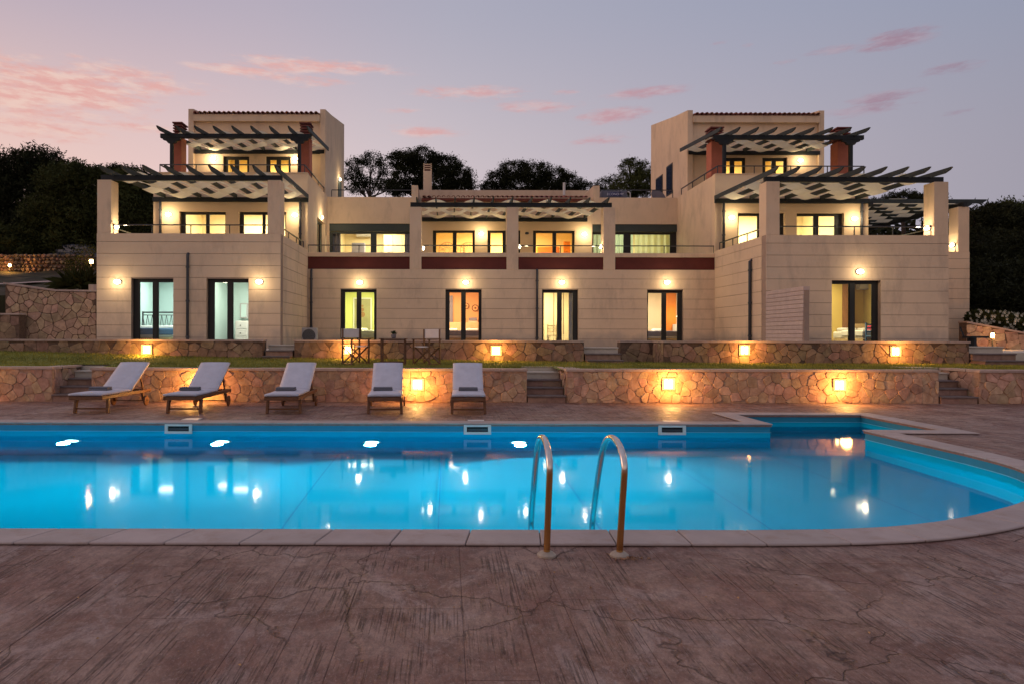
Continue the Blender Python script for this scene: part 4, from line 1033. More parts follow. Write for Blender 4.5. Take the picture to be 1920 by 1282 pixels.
# ------------------------------------------------------------------ pergolas
def pergola(xs_, bx0, bx1, yf, yb, zf, zb, over, label, nstrip=4, sag=.10, posts=(), bh=.17, backx=None, grp='pergolas with woven canvas'):
    t = thing('pergola', ((bx0+bx1)/2,yf,zf), label, 'pergola', grp)
    MB().box(bx0,bx1,yf-.07,yf+.07,zf-bh/2,zf+bh/2).build('front_beam', M['timber_dark'], t, bevel=.008)
    q0, q1 = backx or (bx0,bx1)
    MB().box(q0,q1,yb-.12,yb-.01,zb-bh/2,zb+bh/2).build('back_beam', M['timber_dark'], t, bevel=.008)
    sl = (zb-zf)/(yb-yf); rh = .15
    def zr(y): return zf+bh/2-.03+(y-yf)*sl
    for x in xs_:
        ya = yf-over; y2 = yb-.02
        pr = [(ya,zr(ya)+rh-.02),(ya+.03,zr(ya)+rh),(y2,zr(y2)+rh),(y2,zr(y2)),(ya+.32,zr(ya+.32)),(ya+.10,zr(ya)+rh*.45)]
        MB().prism(pr, 'x', x-.024, x+.024).build('rafter', M['timber'], t)
    y0, y1 = yf+.1, yb-.15
    n = len(xs_)
    for j in range(nstrip):
        a = y0+(y1-y0)*j/nstrip+.02; b = y0+(y1-y0)*(j+1)/nstrip-.02
        m = MB(); K = 6; cols = []
        for i in range(n-1):
            for k in range(K+(1 if i == n-2 else 0)):
                u = i+k/K; x = xs_[0]+(xs_[-1]-xs_[0])*u/(n-1)
                s_ = math.cos(PI*u)*(1 if j%2 else -1)
                cols.append((x, rh/2+s_*(rh/2+.03)))
        rows = 5; vs = []
        for (x,dz) in cols:
            for r_ in range(rows):
                y = a+(b-a)*r_/(rows-1); e = -.012*math.sin(PI*r_/(rows-1))
                vs.append((x,y,zr(y)+dz+e))
        fs = [(i*rows+r_,(i+1)*rows+r_,(i+1)*rows+r_+1,i*rows+r_+1) for i in range(len(cols)-1) for r_ in range(rows-1)]
        m.add(vs,fs); m.build('canvas_strip', M['canvas'], t, smooth=True)
    for (x,y,z0_) in posts:
        MB().box(x-.06,x+.06,y-.06,y+.06,z0_,zf-bh/2).build('post', M['timber_dark'], t)
        MB().prism([(x-.36,zf-bh/2-.001),(x+.36,zf-bh/2-.001),(x+.34,zf-bh/2-.07),(x+.22,zf-bh/2-.10),(x+.14,zf-bh/2-.2),(x-.14,zf-bh/2-.2),(x-.22,zf-bh/2-.10),(x-.34,zf-bh/2-.07)], 'y', y-.062, y+.062).build('bracket', M['timber_dark'], t)
    return t
pergola([-10.86+.685*k for k in range(9)], -11.27, -5.40, 22.2, D2, 6.57, 6.66, 1.05, 'dark timber pergola with woven cream canvas over the left wing terrace', backx=(-11.3,-5.36))
pergola([10.22+.675*k for k in range(9)], 10.27, 16.06, 22.2, D2, 6.57, 6.66, 1.05, 'dark timber pergola with woven cream canvas over the right wing terrace', backx=(10.2,16.1))
pergola([-1.20+.727*k for k in range(11)], -1.46, 6.30, 26.35, D3, 6.52, 6.66, .6, 'wide dark timber pergola with woven cream canvas over the middle balcony', backx=(ax(790,D3),ax(1100,D3)))
pergola([-11.1+.715*k for k in range(9)], -11.38, -5.42, 27.0, D3+.1, 9.34, 9.68, 1.05, 'dark timber pergola with canvas on posts over the left upper terrace', posts=((ax(321.5,27),27.0,Z2),(ax(560.5,27),27.0,Z2)), backx=(-11.35,-5.55))
pergola([10.38+.706*k for k in range(9)], 10.46, 16.4, 27.0, D3+.1, 9.34, 9.68, 1.05, 'dark timber pergola with canvas on posts over the right upper terrace', posts=((ax(1357,27),27.0,Z2),(ax(1594,27),27.0,Z2)), backx=(10.72,16.6))
# side pergola at the right, rafters run sideways
sp = thing('pergola', (18,28,6.5), 'dark timber pergola with canvas over the side terrace at the far right', 'pergola', 'pergolas with woven canvas')
for y in (26.45,): pass
MB().box(19.7,19.84,26.1,33.0,6.48,6.64).build('front_beam', M['timber_dark'], sp); MB().box(16.13,16.25,26.1,33.0,6.48,6.64).build('back_beam', M['timber_dark'], sp)
for k in range(10):
    y = 26.3+.72*k; MB().prism([(16.2,6.62),(20.55,6.62),(20.72,6.72),(20.72,6.77),(16.2,6.77)], 'y', y-.03, y+.03).build('rafter', M['timber'], sp)
for j in range(5):
    a = 16.3+j*.69; m = MB(); vs = []; cols = 9*6+1
    for i in range(cols):
        u = i/6; y = 26.3+.72*u; vs += [(a+.02,y,6.695+math.cos(PI*u)*(.1 if j%2 else -.1)),(a+.67,y,6.695+math.cos(PI*u)*(.1 if j%2 else -.1))]
    m.add(vs, [(2*i,2*i+1,2*i+3,2*i+2) for i in range(cols-1)]); m.build('canvas_strip', M['canvas'], sp)
MB().box(17.35,18.05,30.5,30.9,Z1,6.2).build('side_terrace_pier', M['render_in'], villa)

# ------------------------------------------------------------------ lamps
lp0 = thing('wall_lamp', (0,0,0), 'x', 'wall lamp', 'oval bulkhead wall lamps', world=False)
m = MB(); m.lathe([(.10,0.0),(.10,-.03),(.085,-.04)], (0,0,0), 20, 'y', 1.3, .9); m.build('back_plate', M['lampmetal'], lp0)
m = MB(); m.lathe([(.085,-.04),(.082,-.07),(.06,-.10),(.03,-.115)], (0,0,0), 20, 'y', 1.3, .9); m.build('glass_dome', M['lamp_w'], lp0, smooth=True)
m = MB()
for s_ in (-1,0,1): m.tube([(s_*.045,-.04,-.075),(s_*.045,-.1,-.05),(s_*.045,-.122,0),(s_*.045,-.1,.05),(s_*.045,-.04,.075)], .005, 6)
m.build('guard', M['lampmetal'], lp0)
lb0 = light('bulb', (0,-.34,-.04), 24, SOFT, .07, lp0)
used = False
def lamp(px,py,D,label,rz=0,power=9,X=None,on=True):
    global used
    p = at(px,py,D)
    if X is not None: p = Vector((X, D, az_(py,D,px)))
    o = place(lp0, used, p, rz, label, 'oval bulkhead wall lamps'); used = True
    for c in o.children:
        if c.type == 'LIGHT':
            c.data = c.data.copy(); c.data.energy = power*2.4
    return o
lamp(221,529,D1-.016,'lit oval lamp left of the leftmost ground floor door',0,5)
lamp(486,529,D1-.016,'lit oval lamp on the left wing near its right corner',0,5)
lamp(1611,510,D1-.016,'lit oval lamp above the door of the right wing',0,5)
for px, lb in ((674.5,'lit oval lamp above the green lit door'),(873,'lit oval lamp above the orange lit door'),(1053,'lit oval lamp above the ground floor door with a curtain'),(1250,'lit oval lamp above the rightmost middle ground floor door')):
    lamp(px,530,D2-.016,lb,0,6)
lamp(316,403,D2,'lit oval lamp at the left end of the left wing terrace',0,9); lamp(553,404,D2,'lit oval lamp at the right end of the left wing terrace',0,9)
lamp(1370.6,409,D2,'lit oval lamp at the left end of the right wing terrace',0,9); lamp(1600.6,411,D2,'lit oval lamp at the right end of the right wing terrace',0,9)
lamp(902,439,D3,'lit oval lamp between the two left doors of the middle balcony',0,10); lamp(1095,440,D3,'lit oval lamp right of the doors of the middle balcony',0,10)
lamp(400,298,D3+.12,'lit oval lamp left of the doors on the left upper terrace',0,14); lamp(553,298.5,D3+.12,'lit oval lamp beside the right red chimney of the left upper terrace',0,12)
lamp(1499,302,D3+.12,'lit oval lamp right of the doors on the right upper terrace',0,9)
lamp(213,426,22.25,'lit lamp on the inner face of the left terrace pillar',PI/2,9,X=ax(207.6,D1)+.001)
lamp(1745,428,22.25,'lit lamp on the inner face of the rightmost pillar of the right wing terrace',-PI/2,9,X=ax(1751,D1)-.001)
lamp(1787,460,26.45,'lit lamp on the set back pillar at the far right',-PI/2,9,X=RB1-.431)
lamp(790,466,D2+.2,'lit lamp on the left balcony pillar',PI/2,6,X=piers[0][1]+.001)
lamp(972,463,D2+.2,'lit lamp on the middle balcony pillar',PI/2,6,X=piers[1][1]+.001)
lamp(1127,463,D2+.2,'lit lamp on the right balcony pillar',-PI/2,6,X=piers[2][0]-.001)
lamp(605,408,28.9,'lit lamp high on the side wall above the green shutters',PI/2,12,X=LX1+.001)
lamp(635,337,34.3,'lit lamp on the right side of the left tower',PI/2,8,X=-5.498)
t = thing('unlit_lamp', at(987.5,438,D3), 'small unlit oval lamp between the balcony pillar and the right door', 'wall lamp')
p = at(987.5,438,D3); MB().lathe([(.07,D3-.001),(.07,D3-.03),(.05,D3-.05)], (p.x,0,p.z), 16, 'y', 1.3, .8).build('housing', M['pipe'], t)
# square amber lamps in the low walls
am0 = thing('wall_light', (0,0,0), 'x', 'wall light', 'amber lights set in the stone walls', world=False)
m = MB()
for q in ((-.14,.14,.092,.132),(-.14,.14,-.132,-.092),(-.14,-.092,-.092,.092),(.092,.14,-.092,.092)): m.box(q[0],q[1],-.045,.02,q[2],q[3])
m.build('surround', M['capstone'], am0)
MB().box(-.092,.092,-.02,.01,-.092,.092).build('glass', M['lamp_o'], am0)
m = MB(); m.box(-.008,.008,-.04,-.024,-.1,.1); m.build('grille_bar', M['lampmetal'], am0)
ab0 = light('bulb', (0,-.30,.0), 20, AMBER, .10, am0)
ua = False
for D, lst, pw, lbl in ((YL, lamp_low, 58, ['amber wall light off the left end of the poolside wall','amber wall light behind the second sun lounger','amber wall light between the fourth and fifth sun loungers','amber wall light right of the middle steps beside the pool','amber wall light near the right end of the poolside wall']),
                    (YU, lamp_up, 40, ['amber wall light on the left of the terrace wall','amber wall light behind the left folding chair','amber wall light in the terrace wall right of the folding chairs','amber wall light in the terrace wall below the screen wall','amber wall light in the terrace wall below the right wing door'])):
    pd = None
    for (px,py), lb in zip(lst,lbl):
        o = place(am0, ua, at(px,py,D), 0, lb, 'amber lights set in the stone walls'); ua = True
        for c in o.children:
            if c.type == 'LIGHT': c.data = c.data.copy(); c.data.energy = pw

# ------------------------------------------------------------------ rooftop things
tk = thing('rooftop_tank', at(1151,363,31.5), 'grey boxy rooftop tank with a navy name plate beside the roof rail', 'tank')
a, b = ax(1127,31.5), ax(1175,31.5); zb_ = 7.3; zt_ = az_(358,31.5,1150)
MB().box(a,b,31.5,32.1,zb_,zt_).build('casing', M['tank'], tk, bevel=.02)
MB().box(ax(1140,31.5),ax(1166,31.5),31.485,31.5,az_(368.3,31.5,1150),az_(361.5,31.5,1150)).build('name_plate', M['navy'], tk)
cu = bpy.data.curves.new('lettering','FONT'); cu.body = 'ECONOMY'; cu.size = .155; cu.extrude = .002; cu.align_x = 'CENTER'; cu.align_y = 'CENTER'
co = bpy.data.objects.new('lettering', cu); COL.objects.link(co); co.rotation_euler = (PI/2,0,0); co.parent = tk
cu.materials.append(M['ltext']); co.location = Vector((ax(1153,31.5),31.478,az_(365,31.5,1150)))-ORG[tk.name]
MB().tube([at(1176,360,31.5),at(1179,360.5,31.5),at(1181,364,31.5),at(1181,372,31.5)],.025,8).build('pipe', M['white'], tk)
bpy.context.view_layer.update()
_me = bpy.data.meshes.new_from_object(co.evaluated_get(bpy.context.evaluated_depsgraph_get())); _me.name = 'lettering'
_lo, _ro = co.location.copy(), co.rotation_euler.copy(); bpy.data.objects.remove(co)
co = bpy.data.objects.new('lettering', _me); COL.objects.link(co); co.parent = tk; co.location = _lo; co.rotation_euler = _ro
if not _me.materials: _me.materials.append(M['ltext'])
sd = thing('satellite_dish', at(1232,368,31.8), 'pale satellite dish on the roof beside the right tower', 'satellite dish')
p = at(1231,366,31.8)
m = MB(); m.lathe([(.02,0),(.2,.03),(.36,.10),(.40,.14)], (0,0,0), 24, 'z'); 
rot = Matrix.Rotation(R(62),3,'X') @ Matrix.Rotation(R(20),3,'Y')
m.v = [tuple(rot@Vector(q)+p+Vector((0,0,-.16))) for q in m.v]; m.build('dish', M['tank'], sd)
MB().tube([p+Vector((-.05,.0,-.6)),p+Vector((-.05,.0,.12))],.03,8).build('mast', M['white'], sd)
# ------------------------------------------------------------------ air conditioners
def acunit(x,y,z,lb):
    t = thing('air_conditioner', (x,y,z), lb, 'air conditioner')
    MB().box(x-.4,x+.4,y,y+.3,z,z+.58).build('casing', M['acmetal'], t, bevel=.012)
    MB().lathe([(.24,y-.004),(.24,y-.012),(.22,y-.012)], (x+.12,0,z+.29), 24,'y').build('fan_ring', M['dark'], t)
    m = MB()
    for k in range(-7,8):
        h = math.sqrt(max(0,.235**2-(k*.031)**2)); m.box(x+.12-h,x+.12+h,y-.02,y-.014,z+.29+k*.031-.004,z+.29+k*.031+.004)
    m.build('fan_grille', M['acmetal'], t)
    m = MB()
    for k in range(6): m.box(x-.38,x-.16,y-.012,y-.002,z+.06+k*.085,z+.12+k*.085)
    m.build('side_grille', M['dark'], t)
acunit(ax(573,25.2),25.2,Z0+.12,'outdoor air conditioner in the corner between left wing and middle facade')

# ------------------------------------------------------------------ interiors
def bed(x,y,z,w_,l_,cover,lb,head=None,rz=0,iron=False,frame='whitefab'):
    t = thing('bed', (x,y,z), lb, 'bed')
    MB().box(x-w_/2,x+w_/2,y-l_/2,y+l_/2,z+.12,z+.34).build('bed_base', M['wood_door'], t, bevel=.01)
    MB().box(x-w_/2+.02,x+w_/2-.02,y-l_/2+.02,y+l_/2-.02,z+.34,z+.6).build('mattress', M['whitefab'], t, bevel=.05)
    MB().box(x-w_/2-.01,x+w_/2+.01,y-l_/2-.01,y+l_/2-.6,z+.42,z+.64).build('bedspread', M[cover], t, bevel=.04)
    for s_ in (-1,1): MB().box(x+s_*w_/4-.28,x+s_*w_/4+.28,y+l_/2-.5,y+l_/2-.1,z+.6,z+.74).build('pillow', M['whitefab'], t, bevel=.06)
    for sx_ in (-1,1):
        for sy_ in (-1,1): MB().box(x+sx_*(w_/2-.05)-.03,x+sx_*(w_/2-.05)+.03,y+sy_*(l_/2-.05)-.03,y+sy_*(l_/2-.05)+.03,z,z+.12).build('leg', M['wood_door'], t)
    if iron:
        yy = y+l_/2+.03; m = MB()
        m.bar((x-w_/2,yy,z),(x-w_/2,yy,z+1.25),.04,.04); m.bar((x+w_/2,yy,z),(x+w_/2,yy,z+1.25),.04,.04); m.bar((x-w_/2,yy,z+1.22),(x+w_/2,yy,z+1.22),.04,.05); m.bar((x-w_/2,yy,z+1.12),(x+w_/2,yy,z+1.12),.02,.025)
        k = 8
        for i in range(k):
            a = x-w_/2+w_*i/k; b = a+w_/k; m.bar((a,yy,z+1.12),((a+b)/2,yy,z+.6),.014,.014); m.bar((b,yy,z+1.12),((a+b)/2,yy,z+.6),.014,.014)
        m.build('iron_headboard', M['iron'], t)
    elif head: MB().box(x-w_/2-.05,x+w_/2+.05,y+l_/2,y+l_/2+.06,z,z+head).build('headboard', M['wood_door'], t, bevel=.01)
    return t
def tlamp(x,y,z,lb,shade='teal',glow=False,h=.35):
    t = thing('table_lamp', (x,y,z), lb, 'lamp')
    MB().lathe([(.08,0),(.08,.02),(.015,.04),(.012,h)], (x,y,z), 14).build('stand', M['iron'], t)
    MB().lathe([(.17,h-.02),(.10,h+.2)], (x,y,z), 20).build('lamp_shade', M['lamp_w'] if glow else M[shade], t)
def slab(name,x0,x1,y0,y1,z0,z1,mt,lb,cat,bev=.008): return tag(MB().box(x0,x1,y0,y1,z0,z1).build(name, M[mt], bevel=bev), lb, cat)
# left wing room 1: iron bed, lamp, wicker wall piece
bed(-10.2,23.4,Z0,1.35,1.8,'bluefab','bed with blue spread and black iron headboard behind the leftmost door',iron=True)
nt_ = thing('bedside_table', (-8.72,25.3,Z0), 'pale bedside table under the teal lamp', 'bedside table')
MB().box(-9.18,-8.7,24.1,24.5,Z0+.5,Z0+.56).build('table_top', M['whitefab'], nt_); MB().box(-9.15,-8.73,24.12,24.48,Z0+.06,Z0+.5).build('drawer', M['whitefab'], nt_)
tlamp(-9.35,24.3,Z0+.96,'small table lamp with dark teal shade behind the leftmost door',h=.3)
MB().box(-9.5,-9.2,24.15,24.45,Z0+.0,Z0+.96).build('side_box', M['whitefab'], nt_)
wk = thing('wall_ornament', at(268,563,25.9), 'wicker wall ornament with blue ribbon behind the leftmost door', 'ornament')
p = at(266,555,25.9)
MB().lathe([(.2,25.95),(.21,25.9),(.12,25.86)], (p.x,0,p.z+.05), 18,'y',.9,1.3).build('wicker_disc', M['wicker'], wk)
MB().box(p.x-.16,p.x+.1,25.86,25.92,p.z-.75,p.z-.15).build('wicker_tail', M['wicker'], wk, bevel=.02)
MB().bar((p.x+.05,25.84,p.z),(p.x+.3,25.84,p.z-.6),.07,.01,(0,1,0)).build('ribbon', M['bluefab'], wk)
# room 2: interior door, dresser, mirror, ceiling lamp
dr = thing('interior_door', at(408,600,25.9), 'pale wooden interior door inside the second left wing room', 'door')
p0, p1 = at(398,554,25.95), at(423,640,25.95)
MB().box(p0.x-.05,p1.x+.05,25.93,25.99,Z0,Z0+2.2).build('door_frame', M['wood_door'], dr); MB().box(p0.x,p1.x,25.90,25.93,Z0,Z0+2.13).build('door_leaf', M['wood_door'], dr); MB().bar((p1.x-.12,25.86,Z0+1.02),(p1.x-.02,25.86,Z0+1.02),.02,.02).build('handle', M['iron'], dr)
ds = thing('dresser', at(455,620,25.4), 'white chest of drawers with dark knobs inside the left wing', 'dresser')
xa, xb = ax(441,25.4), ax(468,25.4)+.5
MB().box(xa,xb,25.4,25.9,Z0,Z0+.95).build('carcass', M['whitefab'], ds, bevel=.01)
for k in range(3):
    o = MB().box(xa+.05,xb-.6,25.385,25.4,Z0+.1+k*.28,Z0+.35+k*.28).build('drawer', M['whitefab'], ds, bevel=.004); MB().lathe([(.02,25.36),(.02,25.385)], (xa+.2,0,Z0+.22+k*.28), 10,'y').build('knob', M['iron'], o)
mm = thing('wall_mirror', at(459,583,25.9), 'framed mirror above the white chest of drawers', 'mirror')
MB().box(ax(450,25.9),ax(468,25.9)+.3,25.9,25.96,az_(598,25.9),az_(570,25.9)).build('mirror_frame', M['acmetal'], mm); MB().box(ax(452,25.9),ax(462,25.9),25.885,25.9,az_(596,25.9),az_(572,25.9)).build('mirror_glass', M['w_blue'], mm)
cl = thing('ceiling_lamp', at(421,530,24), 'lit round ceiling lamp inside the second left wing room', 'ceiling lamp')
p = at(421,530,24.0); MB().lathe([(.05,.12),(.2,.1),(.22,.04),(.12,0)], p, 20).build('diffuser', M['lamp_w'], cl); MB().lathe([(.04,.12),(.04,3.75-p.z)], p, 10).build('stem', M['white'], cl)
# green room
ft = thing('framed_mirror', at(680,588,30.2), 'tall dark framed mirror on the yellow green wall', 'mirror')
y = 30.30; xa, xb = ax(664.5,y), ax(694.5,y); za, zb2 = az_(619.5,y,680), az_(561,y,680)
MB().box(xa-.06,xb+.06,y,y+.05,za-.06,zb2+.06).build('mirror_frame', M['whitefab'], ft); MB().box(xa,xb,y-.02,y,za,zb2).build('mirror_glass', M['mirror'], ft)
for k,(q,r_) in enumerate(((574,.05),(581,.08),(590,.12))): MB().lathe([(r_,y-.03),(r_,y-.022)], (ax(679.5,y),0,az_(q,y,680)), 16,'y').build('plate', M['brownwood'], ft)
bed(-3.3,28.9,Z0,1.8,2.0,'whitefab','bed with white linen behind the green lit door')
# orange room
bed(.6,28.6,Z0,1.8,2.0,'greyfab','bed with grey lilac spread behind the orange lit door',head=1.0)
for k,(px,py,r_) in enumerate(((874,574,.14),(891,578,.16))):
    p = at(px,py,30.35); tp_ = thing('wall_plate', p, 'round decorative plate on the orange wall, %s one' % ('left','right')[k], 'plate')
    MB().lathe([(r_,30.38),(r_*1.0,30.35),(r_*.8,30.345)], (p.x,0,p.z), 20,'y').build('rim', M['brownwood'], tp_); MB().lathe([(r_*.72,30.344),(r_*.7,30.335),(r_*.3,30.33)], (p.x,0,p.z), 16,'y').build('centre', M['w_orange'], tp_)
    MB().lathe([(r_*.3,30.329),(r_*.25,30.32)], (p.x,0,p.z), 12,'y').build('boss', M['brownwood'], tp_)
slab('wall_cabinet', ax(878,30.2),ax(895,30.2),29.9,30.3,az_(619,30.2),az_(602,30.2),'w_peach','small pale wall cabinet in the orange room','cabinet')
slab('wall_shelf', ax(879,30.2),ax(894,30.2),29.92,30.28,az_(601.5,30.2),az_(596,30.2),'greyfab','grey box on the cabinet in the orange room','box')
slab('interior_door_frame', ax(841,30.2),ax(849,30.2),30.25,30.38,Z0,Z0+2.2,'greyfab','narrow grey interior door at the left of the orange room','door')
# cream room: wardrobe + curtain + chair
wd = thing('wardrobe', at(1045,600,30.2), 'tall cream wardrobe with dark trim lines behind the curtained door', 'wardrobe')
for k in range(4):
    xa = ax(1020,30)+k*.42; o = MB().box(xa,xa+.41,29.9,30.35,Z0,Z0+2.35).build('wardrobe_door', M['w_yellow'], wd, bevel=.006); MB().box(xa+.398,xa+.42,29.885,29.9,Z0+.5,Z0+2.3).build('trim', M['brownwood'], o)
def curtain(x0,x1,y,z0,z1,mt,lb,amp=.05,wave=.16,gather=0):
    m = MB(); n = int((x1-x0)/wave*8); vs = []
    for i in range(n+1):
        x = x0+(x1-x0)*i/n; yy = y+amp*math.sin(2*PI*(x-x0)/wave+.6*math.sin(5*x)); vs += [(x+gather,yy,z0),(x,yy,z1)]
    m.add(vs, [(2*i,2*i+2,2*i+3,2*i+1) for i in range(n)])
    return tag(m.build('curtain', M[mt], smooth=True), lb, 'curtain')
curtain(ax(1066,26.7),ax(1079,26.7),26.72,Z0+.03,3.25,'whitefab','white curtain drawn aside in the third middle ground floor door')
def chair(x,y,z,lb,mt='w_yellow',rz=0):
    t = thing('chair', (x,y,z), lb, 'chair')
    MB().box(x-.2,x+.2,y-.2,y+.2,z+.42,z+.46).build('seat', M[mt], t)
    for a,b in ((-.18,-.18),(.18,-.18),(-.18,.18),(.18,.18)): MB().box(x+a-.02,x+a+.02,y+b-.02,y+b+.02,z,z+(.42 if b<0 else .9)).build('leg', M[mt], t)
    for k in (.6,.72,.84): MB().box(x-.16,x+.16,y+.17,y+.19,z+k-.03,z+k+.02).build('back_slat', M[mt], t)
chair(ax(1036,28),28.0,Z0,'pale wooden chair behind the third middle ground floor door')
# peach room
bed(8.4,28.6,Z0,2.4,1.7,'greyfab','bed with grey cover behind the rightmost middle ground floor door')
slab('feature_wall', ax(1248,30.3),ax(1268,30.3),30.28,30.36,Z0,3.6,'orange','bright orange painted wall panel beside the wall lamp','wall panel')
tlamp(ax(1276,29.9),29.9,Z0+.95,'glowing bedside lamp in front of the orange wall panel',glow=True); light('bulb',(ax(1274,29.5),29.5,2.3),10,(1,.7,.35),.1)
slab('bedside_table', ax(1276,29.9)-.25,ax(1276,29.9)+.25,29.7,30.2,Z0,Z0+.95,'whitefab','pale bedside table under the glowing lamp','bedside table')
# right wing room
wr = thing('wardrobe', at(1570,600,25.4), 'olive and brown wardrobe inside the right wing room', 'wardrobe')
MB().box(ax(1552,25.4),ax(1576,25.4),25.3,25.9,Z0,Z0+2.5).build('wardrobe_side', M['w_olive'], wr); MB().box(ax(1576,25.4)+.005,ax(1592,25.4),25.3,25.9,Z0,Z0+2.5).build('wardrobe_door', M['brownwood'], wr)
au = thing('indoor_air_conditioner', at(1623,537,25.9), 'white wall mounted air conditioner inside the right wing room', 'air conditioner')
a_, b_ = ax(1611,25.7), ax(1636,25.7); MB().box(a_,b_,25.7,25.95,az_(543,25.7,1620),az_(532,25.7,1620)).build('casing', M['white'], au, bevel=.03); MB().box(a_+.03,b_-.03,25.685,25.7,az_(542,25.7,1620),az_(540.5,25.7,1620)).build('vent', M['acmetal'], au)
bed(15.0,24.4,Z0,1.5,1.9,'whitefab','bed with pale linen inside the right wing room',head=.9)
tag(MB().lathe([(.38,0),(.38,.1),(.30,.17),(.1,.2)], (15.05,23.9,Z0+.63), 18).build('blanket', M['redfab'], smooth=True), 'rolled crimson blanket on the bed in the right wing room', 'blanket')
chair(ax(1640,23.2),23.2,Z0,'dark blue chair just inside the right wing door','bluefab')
# centre upper rooms
curtain(ax(618,30.9),ax(638,30.9),30.95,Z1,6.1,'teal' if False else 'greyfab','patterned grey curtain at the left of the left strip window'); curtain(ax(758,30.9),ax(778,30.9),30.95,Z1,6.1,'greyfab','patterned grey curtain at the right of the left strip window')
au = thing('indoor_air_conditioner', at(680,440,34.6), 'white wall mounted air conditioner behind the left strip window', 'air conditioner')
MB().box(ax(667,34.6),ax(694,34.6),34.6,34.9,az_(444,34.6,680),az_(435,34.6,680)).build('casing', M['white'], au, bevel=.03); MB().box(ax(668,34.6),ax(693,34.6),34.585,34.6,az_(443,34.6,680),az_(442,34.6,680)).build('vent', M['acmetal'], au)
wu = thing('wardrobe', at(740,460,34), 'tall cream wardrobe behind the left strip window', 'wardrobe')
for k in range(4):
    xa = ax(719,34)+k*.46; MB().box(xa,xa+.45,34,34.6,Z1,Z1+2.4).build('wardrobe_door', M['w_cream'], wu, bevel=.006)
slab('cabinet', ax(659,33),ax(683,33),33,33.4,Z1,az_(456,33,670),'greyfab','brown grey cabinet behind the left strip window','cabinet')
curtain(ax(1112,30.95),ax(1186,30.95),30.98,Z1,6.1,'sheer','pale green curtain in the left half of the right strip window',.05,.2); curtain(ax(1190,30.95),ax(1262,30.95),31.0,Z1,6.1,'curtain','cream pleated curtain in the right half of the right strip window',.06,.27)
sfa = thing('sofa', (4.2,33,Z1), 'orange sofa behind the right balcony door', 'sofa')
MB().box(ax(1008,33),ax(1052,33),32.8,33.6,Z1,Z1+.42).build('seat', M['orange'], sfa, bevel=.05); MB().box(ax(1008,33),ax(1052,33),33.5,33.7,Z1+.42,az_(463,33.5,1030)).build('backrest', M['orange'], sfa, bevel=.05)
ch_ = thing('armchair', (ax(1063,33),33,Z1), 'tall backed orange chair behind the right balcony door', 'chair')
MB().box(ax(1056,33),ax(1069,33),33,33.1,Z1,az_(453,33,1060)).build('backrest', M['orange'], ch_, bevel=.03); MB().box(ax(1054,33),ax(1072,33),32.5,33,Z1+.35,Z1+.47).build('seat', M['orange'], ch_, bevel=.03)
for k, px in enumerate((838,878)):
    p = at(px,470,34.8); ir = thing('wall_ornament', p, 'round pale red openwork wall ornament in the middle room, %s one' % ('left','right')[k], 'ornament'); m = MB()
    for q in range(14):
        a = 2*PI*q/14; m.bar((p.x+.1*math.cos(a),34.85,p.z+.1*math.sin(a)),(p.x+.42*math.cos(a),34.85,p.z+.42*math.sin(a)),.012,.012)
    m.build('spokes', M['red'], ir); m = MB()
    m.tube([(p.x+.42*math.cos(2*PI*q/24),34.85,p.z+.42*math.sin(2*PI*q/24)) for q in range(25)], .012, 6); m.build('ring', M['red'], ir)

# ------------------------------------------------------------------ sun loungers
lg = thing('sun_lounger', (0,0,0), 'x', 'sun lounger', 'sun loungers in a row beside the pool', world=False)
Wd = .64
for s_ in (-1,1):
    x = s_*(Wd/2-.02)
    MB().box(x-.018,x+.018,0,1.98,.27,.335).build('side_rail', M['teak'], lg, bevel=.004)
    m = MB(); m.bar((x,.24,.28),(x+s_*.01,.20,0),.05,.065); m.build('leg', M['teak'], lg, bevel=.004)
    MB().bar((x,.30,.27),(x,.22,.14),.03,.03).build('brace', M['teak'], lg)
    MB().bar((x,1.62,.28),(x,1.70,.10),.04,.055).build('rear_leg', M['teak'], lg)
    xx = x+s_*.045
    w_ = MB(); w_.lathe([(.035,xx-.016),(.10,xx-.016),(.105,xx-.01),(.105,xx+.01),(.10,xx+.016),(.035,xx+.016)], (0,1.70,.105), 24,'x'); wo_ = w_.build('wheel', M['teak'], lg, smooth=False)
    MB().lathe([(.018,xx-.022),(.018,xx+.022)], (0,1.70,.105), 10,'x').build('hub', M['iron'], wo_)
    c0, s0 = math.cos(R(33)), math.sin(R(33))
    MB().bar((x*.93,1.16,.34),(x*.93,1.16+.88*c0,.34+.88*s0),.03,.04).build('back_rail', M['teak'], lg)
    MB().bar((x*.85,1.75,.30),(x*.85,1.16+.55*c0,.34+.55*s0),.025,.03).build('support', M['teak'], lg)
MB().box(-.30,.30,.0,.03,.265,.335).build('end_rail', M['teak'], lg, bevel=.004)
MB().box(-.30,.30,.205,.235,.07,.10).build('crossbar', M['teak'], lg); MB().box(-.30,.30,1.69,1.71,.095,.115).build('axle', M['teak'], lg)
MB().box(-.30,.30,1.94,1.97,.27,.33).build('crossbar', M['teak'], lg)
for k in range(12): MB().box(-.285,.285,.06+k*.088,.12+k*.088,.325,.341).build('slat', M['teak'], lg)
for k in range(9):
    a = 1.18; q = .03+k*.092; MB().bar((-.27,a+q*c0,.345+q*s0),(.27,a+q*c0,.345+q*s0),.06,.014,(0,-s0,c0)).build('back_slat', M['teak'], lg)
